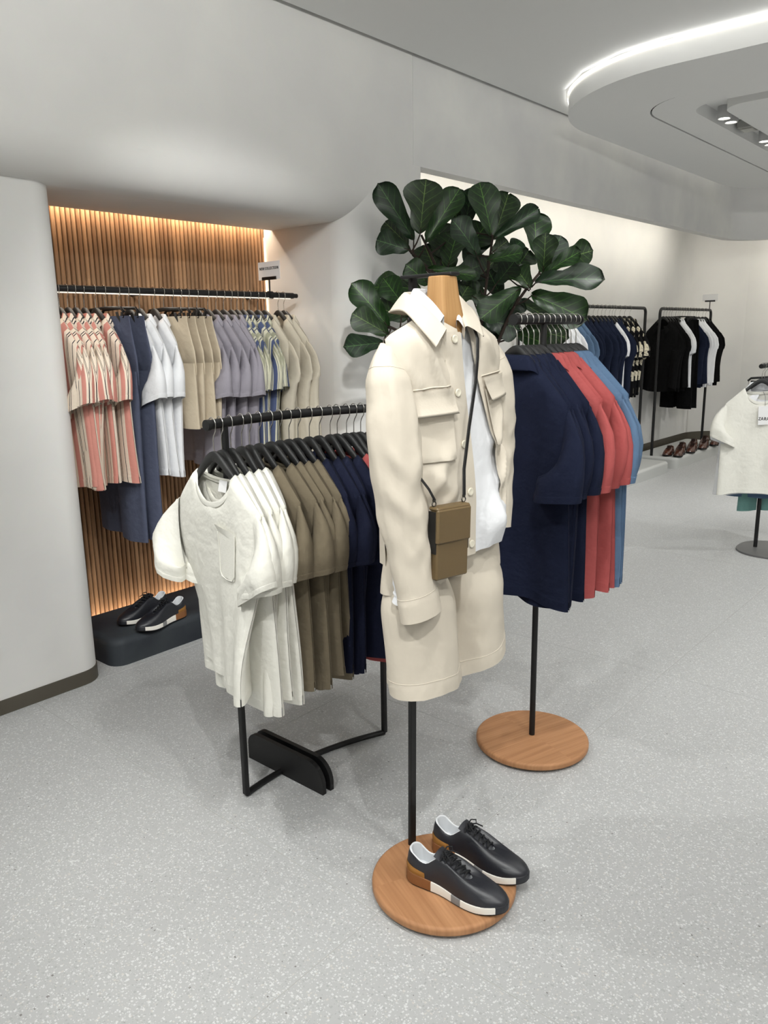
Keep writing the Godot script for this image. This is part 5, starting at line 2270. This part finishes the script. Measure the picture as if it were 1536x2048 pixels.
	part(st, "base", bs, mat(Color(0.42, 0.42, 0.42), 0.5, 0.3))
	var po := MB.new()
	po.tube([Vector3(0, 0.01, 0), Vector3(0, 1.252, 0)], 0.013, 12)
	part(st, "pole", po, M.black)
	var rl := MB.new()
	rl.tube([Vector3(0, 1.252, 0.24), Vector3(0, 1.252, -0.24)], 0.0145, 12)
	part(st, "rail", rl, M.black)
	var items := [["tee_shirt", "tee1", M.white, "white t-shirt with a hang tag on the grey-based stand", "t-shirt", -5.44], ["tee_shirt", "camp1", M.purewhite, "longer white shirt behind the tagged t-shirt", "shirt", -5.50], ["blue_shirt", "polo2", M.blue, "blue shirt behind the white ones on the grey-based stand", "shirt", -5.58], ["jacket", "long3", M.suit, "dark jacket on the grey-based stand", "jacket", -5.72]]
	for i in 4:
		var e: Array = items[i]
		var at := Vector3(-1.50, 1.252, e[5])
		hanger(at, deg_to_rad(34), "black hanger holding the %s" % e[3], "hangers on the grey-based stand")
		var g := top(e[0], e[1], e[2], at, deg_to_rad(34), e[3], e[4], "clothes on the grey-based stand")
		if i == 0:
			hang_tag(g, Vector3(0.02, -0.31, 0.048), Vector2(0.075, 0.12), "ZARA")
	var at2 := Vector3(-1.50, 1.252, -5.65)
	hanger(at2, 0.9, "black clip hanger holding the teal trousers", "hangers on the grey-based stand", true)
	var tl := legs("trousers", "slim1", M.teal, at2, 0.9, "teal trousers hanging behind the white t-shirt at the picture edge", "trousers", "clothes on the grey-based stand")
	tl.scale = Vector3(0.8, 0.88, 0.8)


func hang_tag(t: Node3D, at: Vector3, size: Vector2, words: String) -> void:
	var b := MB.new()
	b.box(Transform3D(Basis(Vector3.BACK, 0.06), at), Vector3(size.x, size.y, 0.0015), 0.0005)
	var o := part(t, "hang_tag", b, M.tag, "white paper hang tag")
	var c := MB.new()
	c.tube([at + Vector3(0, size.y / 2, 0.001), at + Vector3(0, size.y / 2 + 0.06, -0.012), at + Vector3(-0.01, size.y / 2 + 0.09, -0.03)], 0.001, 5)
	part(o, "cord", c, M.black)
	if words != "":
		lettering(o, words, size.x * 0.9, at + Vector3(0, -0.022, 0.001), true)


const LEAVES := [
	[-2.58, 1.98, -3.28, -2.53, 2.20, -3.25, 0.082],
	[-2.63, 1.96, -3.29, -2.69, 2.18, -3.12, 0.054],
	[-2.52, 1.93, -3.25, -2.40, 2.16, -3.33, 0.051],
	[-2.59, 2.01, -3.59, -2.53, 2.19, -3.54, 0.044],
	[-2.53, 2.03, -3.59, -2.44, 2.17, -3.53, 0.047],
	[-2.34, 1.96, -3.57, -2.37, 2.20, -3.52, 0.072],
	[-2.42, 2.00, -3.72, -2.41, 2.20, -3.83, 0.064],
	[-2.28, 1.94, -3.48, -2.14, 2.09, -3.66, 0.038],
	[-2.21, 1.88, -3.78, -2.23, 2.09, -3.83, 0.072],
	[-2.12, 1.79, -3.71, -2.07, 1.93, -3.64, 0.051],
	[-2.19, 1.80, -3.86, -2.13, 1.96, -3.89, 0.050],
	[-2.08, 1.78, -3.67, -1.93, 1.87, -3.69, 0.039],
	[-2.18, 1.85, -3.96, -2.01, 1.90, -3.96, 0.057],
	[-2.11, 1.73, -3.62, -1.83, 1.77, -3.70, 0.060],
	[-2.11, 1.67, -3.59, -1.87, 1.58, -3.63, 0.069],
	[-2.67, 1.93, -3.30, -2.80, 2.05, -3.28, 0.044],
	[-2.60, 1.90, -3.22, -2.73, 1.95, -3.14, 0.052],
	[-2.53, 1.83, -3.45, -2.53, 2.00, -3.51, 0.076],
	[-2.60, 1.80, -3.43, -2.66, 1.94, -3.43, 0.067],
	[-2.29, 1.86, -3.36, -2.30, 2.00, -3.24, 0.055],
	[-2.28, 1.84, -3.44, -2.12, 1.87, -3.47, 0.036],
	[-2.33, 1.89, -3.56, -2.27, 1.94, -3.59, 0.039],
	[-2.25, 1.87, -3.57, -2.21, 1.94, -3.62, 0.036],
	[-2.29, 1.82, -3.73, -2.26, 1.91, -3.81, 0.059],
	[-2.12, 1.70, -3.59, -2.20, 1.81, -3.59, 0.047],
	[-2.32, 1.74, -3.59, -2.20, 1.82, -3.54, 0.049],
	[-2.10, 1.70, -3.46, -2.20, 1.58, -3.30, 0.055],
	[-2.31, 1.67, -3.35, -2.23, 1.62, -3.38, 0.038],
	[-2.45, 1.69, -3.49, -2.50, 1.75, -3.41, 0.054],
	[-2.62, 1.53, -3.06, -2.67, 1.71, -2.92, 0.056],
	[-2.58, 1.49, -3.02, -2.67, 1.58, -2.89, 0.051],
	[-2.59, 1.45, -2.99, -2.62, 1.44, -2.79, 0.046],
	[-2.60, 1.71, -3.31, -2.80, 1.75, -3.20, 0.064],
	[-2.24, 1.65, -3.66, -2.11, 1.57, -3.78, 0.040],
	[-2.34, 1.56, -3.50, -2.19, 1.52, -3.57, 0.066],
	[-2.40, 1.79, -3.11, -2.19, 1.76, -3.17, 0.028],
	[-2.59, 1.87, -3.47, -2.64, 2.04, -3.51, 0.063],
	[-2.52, 1.83, -3.62, -2.49, 1.99, -3.64, 0.069],
	[-2.57, 1.76, -3.53, -2.64, 1.89, -3.54, 0.068],
	[-2.48, 1.76, -3.64, -2.44, 1.87, -3.73, 0.064],
	[-2.39, 1.69, -3.73, -2.42, 1.80, -3.67, 0.065],
	[-2.40, 1.65, -3.62, -2.46, 1.74, -3.50, 0.059],
	[-2.47, 1.62, -3.44, -2.43, 1.72, -3.47, 0.053],
	[-2.30, 1.58, -3.63, -2.22, 1.65, -3.64, 0.054],
	[-2.65, 1.64, -3.22, -2.64, 1.73, -3.10, 0.053],
	[-2.66, 1.57, -3.27, -2.72, 1.62, -3.12, 0.054],
	[-2.32, 1.46, -3.57, -2.28, 1.53, -3.64, 0.058],
	[-2.24, 1.48, -3.67, -2.07, 1.45, -3.62, 0.054],
	[-2.25, 1.50, -3.75, -2.03, 1.48, -3.75, 0.055],
	[-2.38, 1.48, -3.50, -2.30, 1.56, -3.56, 0.058],
	[-2.54, 1.91, -3.62, -2.43, 2.02, -3.62, 0.064],
	[-2.33, 1.76, -3.74, -2.36, 1.86, -3.69, 0.055],
	[-2.47, 1.77, -3.42, -2.36, 1.82, -3.45, 0.053],
	[-2.58, 1.74, -3.35, -2.61, 1.82, -3.24, 0.053],
]
const STEMS := [
	[Vector3(-2.4, 0.35, -3.26), Vector3(-2.44, 1.1, -3.36), Vector3(-2.5, 1.65, -3.4), Vector3(-2.605, 1.98, -3.32)],
	[Vector3(-2.39, 0.35, -3.27), Vector3(-2.38, 1.1, -3.42), Vector3(-2.36, 1.6, -3.52), Vector3(-2.33, 1.97, -3.56)],
	[Vector3(-2.39, 0.35, -3.26), Vector3(-2.33, 1.1, -3.42), Vector3(-2.22, 1.6, -3.58), Vector3(-2.13, 1.76, -3.67), Vector3(-2.14, 1.86, -3.75)],
	[Vector3(-2.45, 1.3, -3.37), Vector3(-2.55, 1.45, -3.22), Vector3(-2.63, 1.53, -3.08)],
	[Vector3(-2.53, 1.75, -3.39), Vector3(-2.6, 1.84, -3.32), Vector3(-2.64, 1.91, -3.26)],
]
